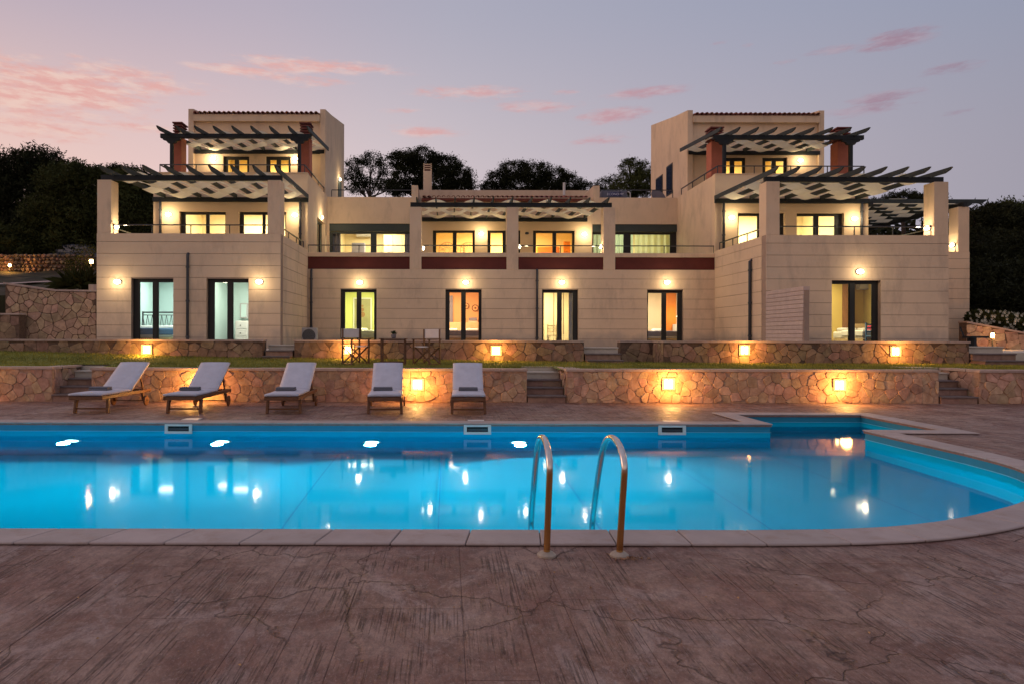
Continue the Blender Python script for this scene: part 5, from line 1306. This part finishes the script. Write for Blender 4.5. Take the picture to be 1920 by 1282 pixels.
def cushion(prof, th, name):
    m = MB(); n = len(prof); nx2 = 8
    # closed padded slab following prof (y,z)
    top_, bot_ = [], []
    P = [Vector((0,a,b)) for a,b in prof]
    for i,p in enumerate(P):
        d_ = (P[min(i+1,n-1)]-P[max(i-1,0)]).normalized(); nn = Vector((0,-d_.z,d_.y))
        top_.append(p+nn*th); bot_.append(p)
    vs = []
    for i in range(n):
        for k in range(nx2+1):
            x = -.31+.62*k/nx2; e = 1-abs(2*k/nx2-1)**4; q = bot_[i].lerp(top_[i], .55+.45*e*(1 if 0<i<n-1 else .4)); vs.append((x,q.y,q.z))
        for k in range(nx2+1):
            x = -.31+.62*k/nx2; vs.append((x,bot_[i].y,bot_[i].z))
    w_ = nx2+1; fs = []
    for i in range(n-1):
        for k in range(nx2): fs.append((2*i*w_+k,2*i*w_+k+1,2*(i+1)*w_+k+1,2*(i+1)*w_+k)); fs.append((2*i*w_+w_+k,2*(i+1)*w_+w_+k,2*(i+1)*w_+w_+k+1,2*i*w_+w_+k+1))
        fs.append((2*i*w_,2*(i+1)*w_,2*(i+1)*w_+w_,2*i*w_+w_)); fs.append((2*i*w_+nx2,2*i*w_+w_+nx2,2*(i+1)*w_+w_+nx2,2*(i+1)*w_+nx2))
    for i in (0,n-1):
        for k in range(nx2): fs.append((2*i*w_+k,2*i*w_+w_+k,2*i*w_+w_+k+1,2*i*w_+k+1))
    return m.add(vs,fs).build(name, M['cushion'], lg, smooth=True)
cushion([(-.02,.345),(.0,.35),(.1,.35),(.5,.345),(.8,.35),(1.08,.348),(1.15,.35)], .055, 'seat_cushion')
cushion([(1.14,.36)]+[(1.16+q*c0,.36+q*s0) for q in (.04,.25,.5,.75,.9,.93)], .055, 'back_cushion')
tw0 = thing('towel', (0,0,0), 'x', 'towel', 'rolled grey towels', world=False)
MB().box(-.19,.19,-.10,.10,.0,.035).build('fold', M['towel'], tw0, bevel=.016); MB().box(-.185,.185,-.095,.10,.036,.066).build('fold', M['towel'], tw0, bevel=.014)
Ls = [(-6.70,12.62,-1.0,'leftmost'),(-4.95,12.62,0,'second from the left'),(-3.08,12.62,1,'third from the left, middle'),(-1.17,12.62,3.0,'fourth from the left'),(.385,12.62,-1,'rightmost')]
for i,(x,y,a,nm) in enumerate(Ls):
    place(lg, i > 0, (x,y,.001), R(a), 'teak sun lounger with pale grey cushion, %s of the five' % nm, 'sun loungers in a row beside the pool')
    off = (-.05,.62) if i < 3 else (-.06,.72) if i == 3 else (.0,.72)
    c, s_ = math.cos(R(a)), math.sin(R(a))
    place(tw0, i > 0, (x+off[0]*c-off[1]*s_, y+off[0]*s_+off[1]*c, .404), R(a+(-2,3,0,2,-1)[i]), 'folded grey towel on the %s sun lounger' % nm, 'rolled grey towels')
# ------------------------------------------------------------------ folding chairs and table
dc = thing('director_chair', (0,0,0), 'x', 'folding chair', 'folding canvas chairs on the lawn', world=False)
for s_ in (-1,1):
    x = s_*.25
    for y in (-.2,.2):
        MB().box(x-.018,x+.018,y-.014,y+.014,.02,.60).build('leg', M['chair_wood'], dc)
    MB().box(x-.025,x+.025,-.25,.25,.60,.62).build('armrest', M['chair_wood'], dc, bevel=.003); MB().box(x-.016,x+.016,-.24,.24,0,.025).build('floor_rail', M['chair_wood'], dc)
    MB().box(x-.018,x+.018,-.2,.2,.425,.445).build('seat_rail', M['chair_wood'], dc)
    MB().box(x-.018,x+.018,.185,.213,.60,.86).build('back_post', M['chair_wood'], dc)
for y in (-.17,.17):
    MB().bar((-.25,y,.03),(.25,y+.02,.42),.024,.034,(0,1,0)).build('cross_leg', M['chair_wood'], dc); MB().bar((.25,y+.03,.03),(-.25,y+.03,.42),.024,.034,(0,1,0)).build('cross_leg', M['chair_wood'], dc)
m = MB(); m.add([(-.24,-.2,.445),(0,-.2,.425),(.24,-.2,.445),(-.24,.2,.445),(0,.2,.425),(.24,.2,.445)]+[(-.24,-.2,.435),(0,-.2,.415),(.24,-.2,.435),(-.24,.2,.435),(0,.2,.415),(.24,.2,.435)], [(0,1,4,3),(1,2,5,4),(6,9,10,7),(7,10,11,8),(0,6,7,1),(1,7,8,2),(3,4,10,9),(4,5,11,10)]); m.build('seat', M['chaircanvas'], dc)
MB().box(-.27,.27,.20,.222,.64,.86).build('backrest', M['chaircanvas'], dc, bevel=.006)
p = at(667,686,16.75); g1 = lawnz(p.x,16.75)
place(dc, False, (p.x,16.75,g1), R(42), 'wooden folding chair with pale canvas back, left of the garden table', 'folding canvas chairs on the lawn')
p = at(800,684,16.75); place(dc, True, (p.x,16.75,lawnz(p.x,16.75)), R(-38), 'wooden folding chair with pale canvas back, right of the garden table', 'folding canvas chairs on the lawn')
p = at(738,686,16.6); gx, gy, gz = p.x, 16.6, lawnz(p.x,16.6)
gt = thing('garden_table', (gx,gy,gz), 'small dark wooden folding table between the two folding chairs', 'table')
for k in range(6): MB().box(gx-.33,gx+.33,gy-.28+k*.095,gy-.20+k*.095,gz+.62,gz+.64).build('slat', M['chair_wood'], gt)
for s_ in (-1,1):
    for yy in (-.22,.22): MB().box(gx+s_*.28-.016,gx+s_*.28+.016,gy+yy-.016,gy+yy+.016,gz-.01,gz+.62).build('leg', M['chair_wood'], gt)
    MB().box(gx+s_*.28-.014,gx+s_*.28+.014,gy-.2,gy+.2,gz+.585,gz+.615).build('apron', M['chair_wood'], gt)
for yy in (-.22,.22):
    MB().box(gx-.264,gx+.264,gy+yy-.012,gy+yy+.012,gz+.05,gz+.08).build('stretcher', M['chair_wood'], gt); MB().box(gx-.264,gx+.264,gy+yy-.012,gy+yy+.012,gz+.58,gz+.61).build('apron', M['chair_wood'], gt)
pp = thing('potted_plant', (gx+.0,gy,gz+.64), 'small potted green plant on the wooden garden table', 'potted plant')
MB().lathe([(.04,0),(.06,.02),(.068,.09),(.06,.092)], (gx,gy,gz+.641), 16).build('pot', M['pot'], pp, smooth=False)
m = MB()
for k in range(150):
    a = random.uniform(0,2*PI); e = random.uniform(.1,1.4); l_ = random.uniform(.06,.13); c = Vector((gx,gy,gz+.73)); d_ = Vector((math.cos(a)*math.cos(e),math.sin(a)*math.cos(e),math.sin(e)*.8)); s_ = d_.cross(Vector((0,0,1))).normalized()*.014
    q = c+d_*l_*.45; m.add([q,q+d_*l_*.3+s_,q+d_*l_*.6,q+d_*l_*.3-s_],[(0,1,2,3)])
m.build('leaves', M['leafpot'], pp)

# ================================================================== surroundings
def hz(x, y):
    b = np.interp(y, [15,20,36,45,60,80,120,300], [.2,.9,1.0,4.2,9.0,11.5,16,20])
    l = np.interp(y, [20,22.4,30,38,45,60,80,120,300], [.9,2.75,3.75,4.9,6.4,9.3,12.5,16,20])
    r = np.interp(y, [20,24,30,40,55,80,120,300], [.9,1.5,2.6,4.6,8,12,15,18])
    tl = max(0,min(1,(-11.35-x)/.05)) if y < 37 else max(0,min(1,(-8-x)/6)); tr = max(0,min(1,(x-20.2)/3)) if y < 37 else max(0,min(1,(x-18)/6))
    if y < 22.4: tl = 0
    return b*(1-tl-tr)+l*tl+r*tr if tl+tr <= 1 else l
gx_ = sorted(set(list(np.arange(-160,161,5.0))+list(np.arange(-45,46,1.25))+[-11.34,-11.4]))
gy_ = sorted(set(list(np.arange(19,60,1.0))+list(np.arange(60,320,6.0))+[22.39,22.41]))
m = MB(); K = len(gx_)
def jit(x,y): return .12*math.sin(x*1.7+y)*math.sin(y*1.3-x*.6) if (y > 38 or x < -12) else 0
m.add([(x,y,hz(x,y)+jit(x,y) if not (-11.4 < x < 20 and y < 37) else .6) for y in gy_ for x in gx_], [(j*K+i,j*K+i+1,(j+1)*K+i+1,(j+1)*K+i) for j in range(len(gy_)-1) for i in range(K-1)])
struct('hillside', m, mat('hillside_scrub',(.05,.032,.022),.95,.4,1.2,bump=.6,bscale=12,col2=(.03,.033,.012)))
m = MB(); m.box(-400,400,-200,600,-3.0,-2.6); struct('ground', m, M['earth'])
# path on the left bank
m = MB()
pth = [(-24,24.6),(-20.5,25.6),(-18.2,27.4),(-17.2,30.0),(-16.8,33)]
Lp = [(hz(a,b)) for a,b in pth]
for i in range(len(pth)-1):
    (a,b),(c,d_) = pth[i],pth[i+1]; k0, k1 = hz(a,b)+.12, hz(c,d_)+.12
    m.add([(a,b-.6,hz(a,b-.6)+.1),(c+.2,d_-.7,hz(c,d_-.7)+.1),(c,d_+.7,hz(c,d_+.7)+.1),(a,b+.7,hz(a,b+.7)+.1)],[(0,1,2,3)])
struct('garden_path', m, M['path'])
# dry stone wall on the bank
dw = thing('dry_stone_wall', (-26,39,5), 'rough dry stone wall on the dark bank at the far left', 'stone wall')
def blob(c, s_, mb):
    import itertools
    vs = []; 
    for k in range(8):
        a = 2*PI*k/8+random.uniform(-.2,.2)
        vs.append((c[0]+s_*math.cos(a)*random.uniform(.8,1.1), c[1]-.04, c[2]+s_*.75*math.sin(a)*random.uniform(.8,1.1)))
    vs2 = [(c[0]+(v[0]-c[0])*.7, c[1]-.16*random.uniform(.7,1.3), c[2]+(v[2]-c[2])*.7) for v in vs]
    mb.add(vs+vs2, [(i,(i+1)%8,8+(i+1)%8,8+i) for i in range(8)]+[tuple(range(8,16))])
xw0, xw1 = -31.0, -20.3
MB().box(xw0,xw1,39,39.5,4.6,5.95).build('core', M['mortar'], dw)
nrow = 6
cnt = 0
for j in range(nrow):
    x = xw0+random.random()*.1
    while x < xw1:
        s_ = random.uniform(.09,.17); mb = MB(); blob((x,39.0,4.95+j*.2+random.uniform(-.03,.03)+s_*.3), s_, mb)
        if cnt < 290: mb.build('stone', M['stone2'], dw); cnt += 1
        x += s_*1.75+.03

# foliage
def tree(name, base, lobes, label, cat='tree', leaf='leaf', dens=1.0, ls=.16, trunk=.22, grp=None, limbs=True, cl=.38, flat=.75, cll=42):
    """lobes: (x,y,z,rx,ry,rz)"""
    t = thing(name, base, label, cat, grp)
    Vs = []
    for (x,y,z,rx,ry,rz_) in lobes:
        ncl = int(58*dens*(rx*ry+rx*rz_+ry*rz_)/(3*1.0)/max(.16,cl*cl)*.16)+4
        u = rng.normal(size=(ncl,3)); u /= np.linalg.norm(u,axis=1)[:,None]; rad = rng.uniform(.35,1,ncl)**.45
        cc_ = np.array([x,y,z])+u*rad[:,None]*np.array([rx,ry,rz_])
        cr = rng.uniform(.55,1.25,ncl)*cl
        nl = cll
        P = cc_[:,None,:]+rng.normal(size=(ncl,nl,3))*np.array([1,1,flat])*cr[:,None,None]*.55
        P = P.reshape(-1,3); n = len(P)
        d1_ = rng.normal(size=(n,3)); d1_ /= np.linalg.norm(d1_,axis=1)[:,None]; d2_ = np.cross(d1_, rng.normal(size=(n,3))); d2_ /= np.linalg.norm(d2_,axis=1)[:,None]
        s_ = (rng.uniform(.6,1.3,n)*ls*1.25)[:,None]
        Vs.append(np.stack([P-d1_*s_*.5, P+d2_*s_*.3, P+d1_*s_*.6], axis=1))
    V = np.concatenate(Vs); npmesh('crown', V, M[leaf], t, base)
    if limbs:
        m = MB(); b = Vector(base)
        top_ = Vector((sum(l[0] for l in lobes)/len(lobes), sum(l[1] for l in lobes)/len(lobes), min(l[2]-l[5]*.2 for l in lobes)))
        mid = b.lerp(top_,.55)+Vector((random.uniform(-.3,.3),0,0))
        m.tube([b-Vector((0,0,.6)),b.lerp(mid,.5)+Vector((random.uniform(-.1,.1),0,0)),mid,top_],[trunk*1.15,trunk*.95,trunk*.8,trunk*.5],8)
        for l_ in lobes:
            c = Vector(l_[:3]); s0_ = mid.lerp(top_, random.uniform(.1,.9)); q = s0_.lerp(c,.5)+Vector((random.uniform(-.3,.3),0,random.uniform(-.2,.4)))
            m.tube([s0_,q,c,c+Vector((random.uniform(-.5,.5)*l_[3],0,l_[5]*.6))],[trunk*.45,trunk*.3,trunk*.17,.02],6)
            for _ in range(4):
                e = c+Vector((random.uniform(-.8,.8)*l_[3],random.uniform(-.5,.5)*l_[4],random.uniform(-.3,.8)*l_[5])); m.tube([q,q.lerp(e,.5)+Vector((0,0,.2)),e],[trunk*.22,trunk*.12,.015],5)
        m.build('trunk', M['bark'], t)
    return t
def L_(px,py,D,rx,rz_,ry=None): 
    p = at(px,py,D); k = D/F; return (p.x,p.y,p.z,rx*k,(ry or rx)*k,rz_*k)
def T(name,px,D,lobes,label,**k):
    x = ax(px,D); b = (x,D,hz(x,D)); tree(name,b,[L_(*q[:2],D+(q[4] if len(q) > 4 else 0),q[2],q[3]) for q in lobes],label,**k)
# left
T('pine_tree',40,46,[(-20,340,60,50),(30,315,50,34),(75,308,45,30),(40,370,60,45),(95,340,40,36),(-10,410,60,50),(60,430,70,50)],'broad dark umbrella pine at the far left above the bank',dens=1.1,ls=.2,cl=.45)
T('dense_tree',150,42,[(130,345,55,42),(175,350,45,38),(110,400,60,45),(170,410,60,50),(150,455,70,40),(220,400,60,60),(240,350,40,30),(90,450,60,40)],'dense dark green tree rising behind the left wing',dens=1.1,ls=.18,leaf='leaf2',cl=.4)
T('dense_tree',262,50,[(215,335,40,22),(250,360,50,45),(280,420,60,60),(290,380,40,40)],'dark bushy tree seen through the left terrace opening',dens=1.0,ls=.2)
T('olive_tree',20,41,[(-30,450,50,40),(10,455,45,30),(60,462,45,22)],'low dark scrubby tree above the dry stone wall',dens=.9,leaf='leaf2')
# mid
T('pine_tree',690,62,[(668,310,20,13),(700,300,22,13),(672,338,20,14),(715,318,16,12),(715,345,18,11),(690,350,16,12),(662,352,14,10),(655,330,12,9),(735,352,16,12)],'slender open pine with visible trunk right of the left tower',dens=.8,ls=.17,cl=.42,trunk=.20,cll=34)
T('pine_tree',790,66,[(757,302,32,17),(790,298,36,18),(830,312,34,22),(770,335,38,28),(815,340,44,30),(862,335,24,22),(858,350,30,20),(745,350,22,18)],'large round dark pine behind the middle roof and chimney',dens=.95,ls=.19,cl=.42)
T('dense_tree',985,68,[(965,322,32,20),(1000,325,34,20),(935,338,26,18),(975,345,48,22),(1040,335,30,20),(1065,345,26,17),(1030,355,44,18),(1092,352,18,12),(915,350,18,12)],'wide dark leafy tree behind the middle tiled roof',dens=.85,ls=.17,cl=.40)
T('pine_tree',1185,60,[(1180,318,22,17),(1205,322,20,18),(1196,345,32,24),(1170,350,28,22),(1215,345,26,26),(1180,302,10,7)],'dark green tree close against the right tower',dens=.75,ls=.16,leaf='leaf2',cl=.35)
T('pine_tree',1135,66,[(1135,348,20,14),(1118,352,14,12),(1152,342,16,13)],'small open pine left of the dark green tree by the right tower',dens=.5,ls=.14)
# right
T('dense_tree',1850,48,[(1842,398,26,14),(1830,430,40,30),(1870,420,50,34),(1840,480,60,50),(1900,470,60,50),(1850,540,70,50),(1920,550,70,60)],'dark bushy tree directly right of the right wing',dens=1.0,ls=.2)
T('dense_tree',1915,56,[(1885,395,30,18),(1860,400,22,14),(1915,405,40,24),(1950,420,50,40),(1900,440,50,30)],'round dark tree at the right edge of the frame',dens=.95,ls=.2,leaf='leaf2')
T('dense_tree',1995,50,[(1965,420,60,40),(2000,470,70,60),(1980,540,80,60)],'dark tree just beyond the right frame edge',dens=.7,ls=.25)
T('pine_tree',1700,64,[(1690,376,36,14),(1740,378,30,12),(1650,385,30,12)],'dark treetop seen above the side pergola',dens=.8,ls=.18)
for i,(px,py,D_,w_,h_) in enumerate(((1835,520,31,46,34),(1890,530,32,52,40),(1850,560,29.5,50,30),(1915,566,29.5,50,30),(1960,540,31,60,50),(1820,470,36,40,40),(1880,475,37,60,45))):
    T('dense_shrub',px,D_,[(px,py,w_,h_),(px+w_*.4,py+h_*.5,w_*.6,h_*.6),(px-w_*.4,py+h_*.4,w_*.6,h_*.6)],'dark shrub on the right bank, %s' % ('nearest the villa wall, mid height','second from the villa wall','low beside the flowering bush','low behind the white flowers','at the very edge of the frame','high against the pillar','high in the dark thicket')[i],cat='shrub',dens=.8,ls=.17,trunk=.06,grp='dark shrubs on the right bank')
# far wood
Vs = []
for k in range(260):
    x = rng.uniform(-95,110); y = rng.uniform(88,118); z = hz(x,y)
    s0_ = rng.uniform(1.8,3.0)
    n = 240; u = rng.normal(size=(n,3)); u /= np.linalg.norm(u,axis=1)[:,None]
    P = np.array([x,y,z+s0_*.9])+u*np.array([s0_*1.3,s0_*1.3,s0_])*rng.uniform(.6,1.05,(n,1)); d1_ = rng.normal(size=(n,3))*.35; d2_ = rng.normal(size=(n,3))*.35
    Vs.append(np.stack([P-d1_,P+d2_,P+d1_],axis=1))
tag(npmesh('distant_wood', np.concatenate(Vs), M['leaf']), 'dark distant wood covering the hill behind the villa', 'wood', kind='stuff')
# spiky plant and shrubs beside the left wing
ag = thing('spiky_plant', (-12.9,26,3.2), 'large dark spiky leaved plant beside the left wing', 'plant')
m = MB()
pc = at(150,538,24.5)
for k in range(260):
    a = random.uniform(0,2*PI); e = random.uniform(.05,1.45); l_ = random.uniform(.6,1.1); d_ = Vector((math.cos(a)*math.cos(e),math.sin(a)*math.cos(e),math.sin(e))); s_ = d_.cross(Vector((0,0,1))).normalized()*.022
    c = pc+Vector((random.uniform(-.45,.45),random.uniform(-.3,.3),0)); q = c+d_*l_*.6; r_ = c+d_*l_+Vector((0,0,-.22*math.cos(e)))
    m.add([c-s_,c+s_,q+s_,r_,q-s_],[(0,1,2,3,4)])
m.build('leaves', M['leaf2'], ag)
# garden bollard lights left and right
def glamp(px,py,D,lb,pw,r_=.07):
    p = at(px,py,D); zb_ = hz(p.x,D) if abs(p.x) > 11 else 1
    t = thing('garden_light', (p.x,D,zb_), lb, 'garden light')
    MB().tube([(p.x,D,min(zb_-.05,p.z-.1)),(p.x,D,p.z-.06)],.025,10).build('stem', M['lampmetal'], t); r_ *= .75; MB().lathe([(.05,-.07),(r_,-.04),(r_,.05),(.03,.08)], p, 16).build('glass', M['lamp_o'], t)
    MB().lathe([(r_+.02,.08),(.02,.12)], p, 16).build('lamp_cap', M['lampmetal'], t)
    light('bulb', (p.x,D-.16,p.z), pw*3, AMBER, .06, t)
glamp(171,491,25.6,'glowing amber garden light beside the left wing among bushes',16,.09)
glamp(18,498,38.2,'glowing amber garden light in front of the dry stone wall',26,.10)
glamp(1861,629,23.0,'glowing amber garden light on the wall right of the villa',16)
bs = at(165,482,26.4); tree('small_shrub',(bs.x,26.4,3.2),[(bs.x,26.4,bs.z,.35,.3,.5),(bs.x-.7,26.6,bs.z-.1,.3,.3,.4)],'small lit shrub around the amber garden light by the left wing','shrub','leaf2',dens=1.2,ls=.08,trunk=.03,cl=.22)
# right bank: sloped wall with flowering bush, black bench
rw = thing('sloping_wall', (22,24,1), 'sloping stone wall lit by an amber garden light at the right edge', 'stone wall')
y = 24.0; xa, xb = ax(1812,y), ax(1960,y)
def stp(u): return np.interp(u,[xa,xb],[az_(604,y,1817),az_(632,y,1960)])
m = MB(); m.prism([(xa,1.0),(xb,1.0),(xb,stp(xb)-.02),(xa,stp(xa)-.02)],'y',y,y+.35); m.build('mortar_core', M['mortar'], rw)
stones_on(rw, xa, xb, 1.05, stp(xa)-.03, .34, lambda u,v,w_: (u,y-w_,v), M['stone'], vtop=lambda u: stp(u)-.05)
m = MB(); m.prism([(xa,stp(xa)-.03),(xb,stp(xb)-.03),(xb,stp(xb)+.03),(xa,stp(xa)+.03)],'y',y-.04,y+.4); m.build('cap', M['capstone'], rw)
fb = thing('flowering_bush', (22.3,25.3,2), 'dark bush covered in white flowers on the right bank', 'bush')
c = [L_(1835,596,25.3,22,14),L_(1870,600,25.3,30,17),L_(1905,606,25.3,30,18),L_(1940,610,25.3,30,18)]
Vs = []; Fl = []
for (x,yy,z,rx,ry,rz_) in c:
    n = 2600; u = rng.normal(size=(n,3)); u /= np.linalg.norm(u,axis=1)[:,None]; P = np.array([x,yy,z])+u*np.array([rx,rx,rz_])*rng.uniform(.3,1,(n,1))**.5
    d1_ = rng.normal(size=(n,3))*.035; d2_ = rng.normal(size=(n,3))*.035; Vs.append(np.stack([P-d1_,P+d2_,P+d1_],axis=1))
    n = 52; u = rng.normal(size=(n,3)); u[:,1] = -abs(u[:,1]); u /= np.linalg.norm(u,axis=1)[:,None]; P = np.array([x,yy,z])+u*np.array([rx,rx,rz_])*1.02
    for q in range(5):
        a = 2*PI*q/5; tip = P+np.array([.055*math.cos(a),-.015,.055*math.sin(a)]); s1 = P+np.array([.045*math.cos(a+.6),-.02,.045*math.sin(a+.6)]); Fl.append(np.stack([P,tip,s1],axis=1))
npmesh('foliage', np.concatenate(Vs), M['leaf2'], fb, (22.3,25.3,2)); npmesh('blossom', np.concatenate(Fl), M['petal'], fb, (22.3,25.3,2))
bn = thing('garden_bench', at(1828,640,21.5), 'black garden bench end beside the right wing steps', 'bench')
p = at(1828,632,21.5); MB().box(p.x-.25,p.x+.3,21.3,21.7,p.z-.03,p.z+.03).build('seat', M['iron'], bn); MB().box(p.x-.14,p.x-.06,21.35,21.45,1.06,p.z-.03).build('leg', M['iron'], bn); MB().box(p.x-.14,p.x-.06,21.55,21.65,1.06,p.z-.03).build('leg', M['iron'], bn); MB().bar((p.x-.2,21.7,p.z),(p.x-.28,21.75,p.z+.32),.06,.04).build('backrest', M['iron'], bn)
# parked car glimpsed on the bank at left
cr = thing('parked_car', (-23,41,6), 'dark parked car glimpsed among trees above the dry stone wall', 'car')
px0 = at(137,472,40.4); cx2, cy2, cz2 = px0.x, 40.4, px0.z-1.0
body = [(-2.1,.35),(-2.05,.75),(-1.3,.92),(-.7,1.42),(.7,1.45),(1.5,.95),(2.1,.8),(2.15,.35)]
MB().prism([(cx2+a,cz2+b) for a,b in body],'y',cy2,cy2+1.7).build('body', M['car'], cr, bevel=.06)
MB().prism([(cx2-.98,cz2+.97),(cx2-.62,cz2+1.36),(cx2+.0,cz2+1.38),(cx2+.0,cz2+.97)],'y',cy2-.012,cy2+.0).build('window', M['carglass'], cr); MB().prism([(cx2+.08,cz2+.97),(cx2+.08,cz2+1.38),(cx2+.62,cz2+1.38),(cx2+1.2,cz2+.97)],'y',cy2-.012,cy2+.0).build('window', M['carglass'], cr)
for a in (-1.35,1.35): MB().lathe([(.33,cy2-.03),(.33,cy2+.18)],(cx2+a,0,cz2+.33),18,'y').build('wheel', M['dark'], cr)
# distant red roofed house, overhead wire
dh = thing('distant_house', at(1915,392,140), 'tiny distant house with red roof on the skyline at the right edge', 'house')
p = at(1914,391,140); MB().box(p.x-1.6,p.x+2.4,140,144,p.z-6,p.z+.05).build('wall', M['render'], dh); m = MB(); m.add([(p.x-1.9,139.6,p.z),(p.x+2.8,139.6,p.z),(p.x+2.8,142,p.z+.8),(p.x-1.9,142,p.z+.8),(p.x-1.9,144.5,p.z),(p.x+2.8,144.5,p.z)],[(0,1,2,3),(3,2,5,4),(0,3,4),(1,5,2)]); m.build('roof', M['red'], dh)
a, b = at(1600,398,70), at(2000,372,70)
tag(MB().tube([a.lerp(b,k/10)-Vector((0,0,.5*math.sin(PI*k/10))) for k in range(11)],.02,5).build('overhead_wire', M['dark']), 'thin overhead wire crossing the sky at the right edge', 'wire')
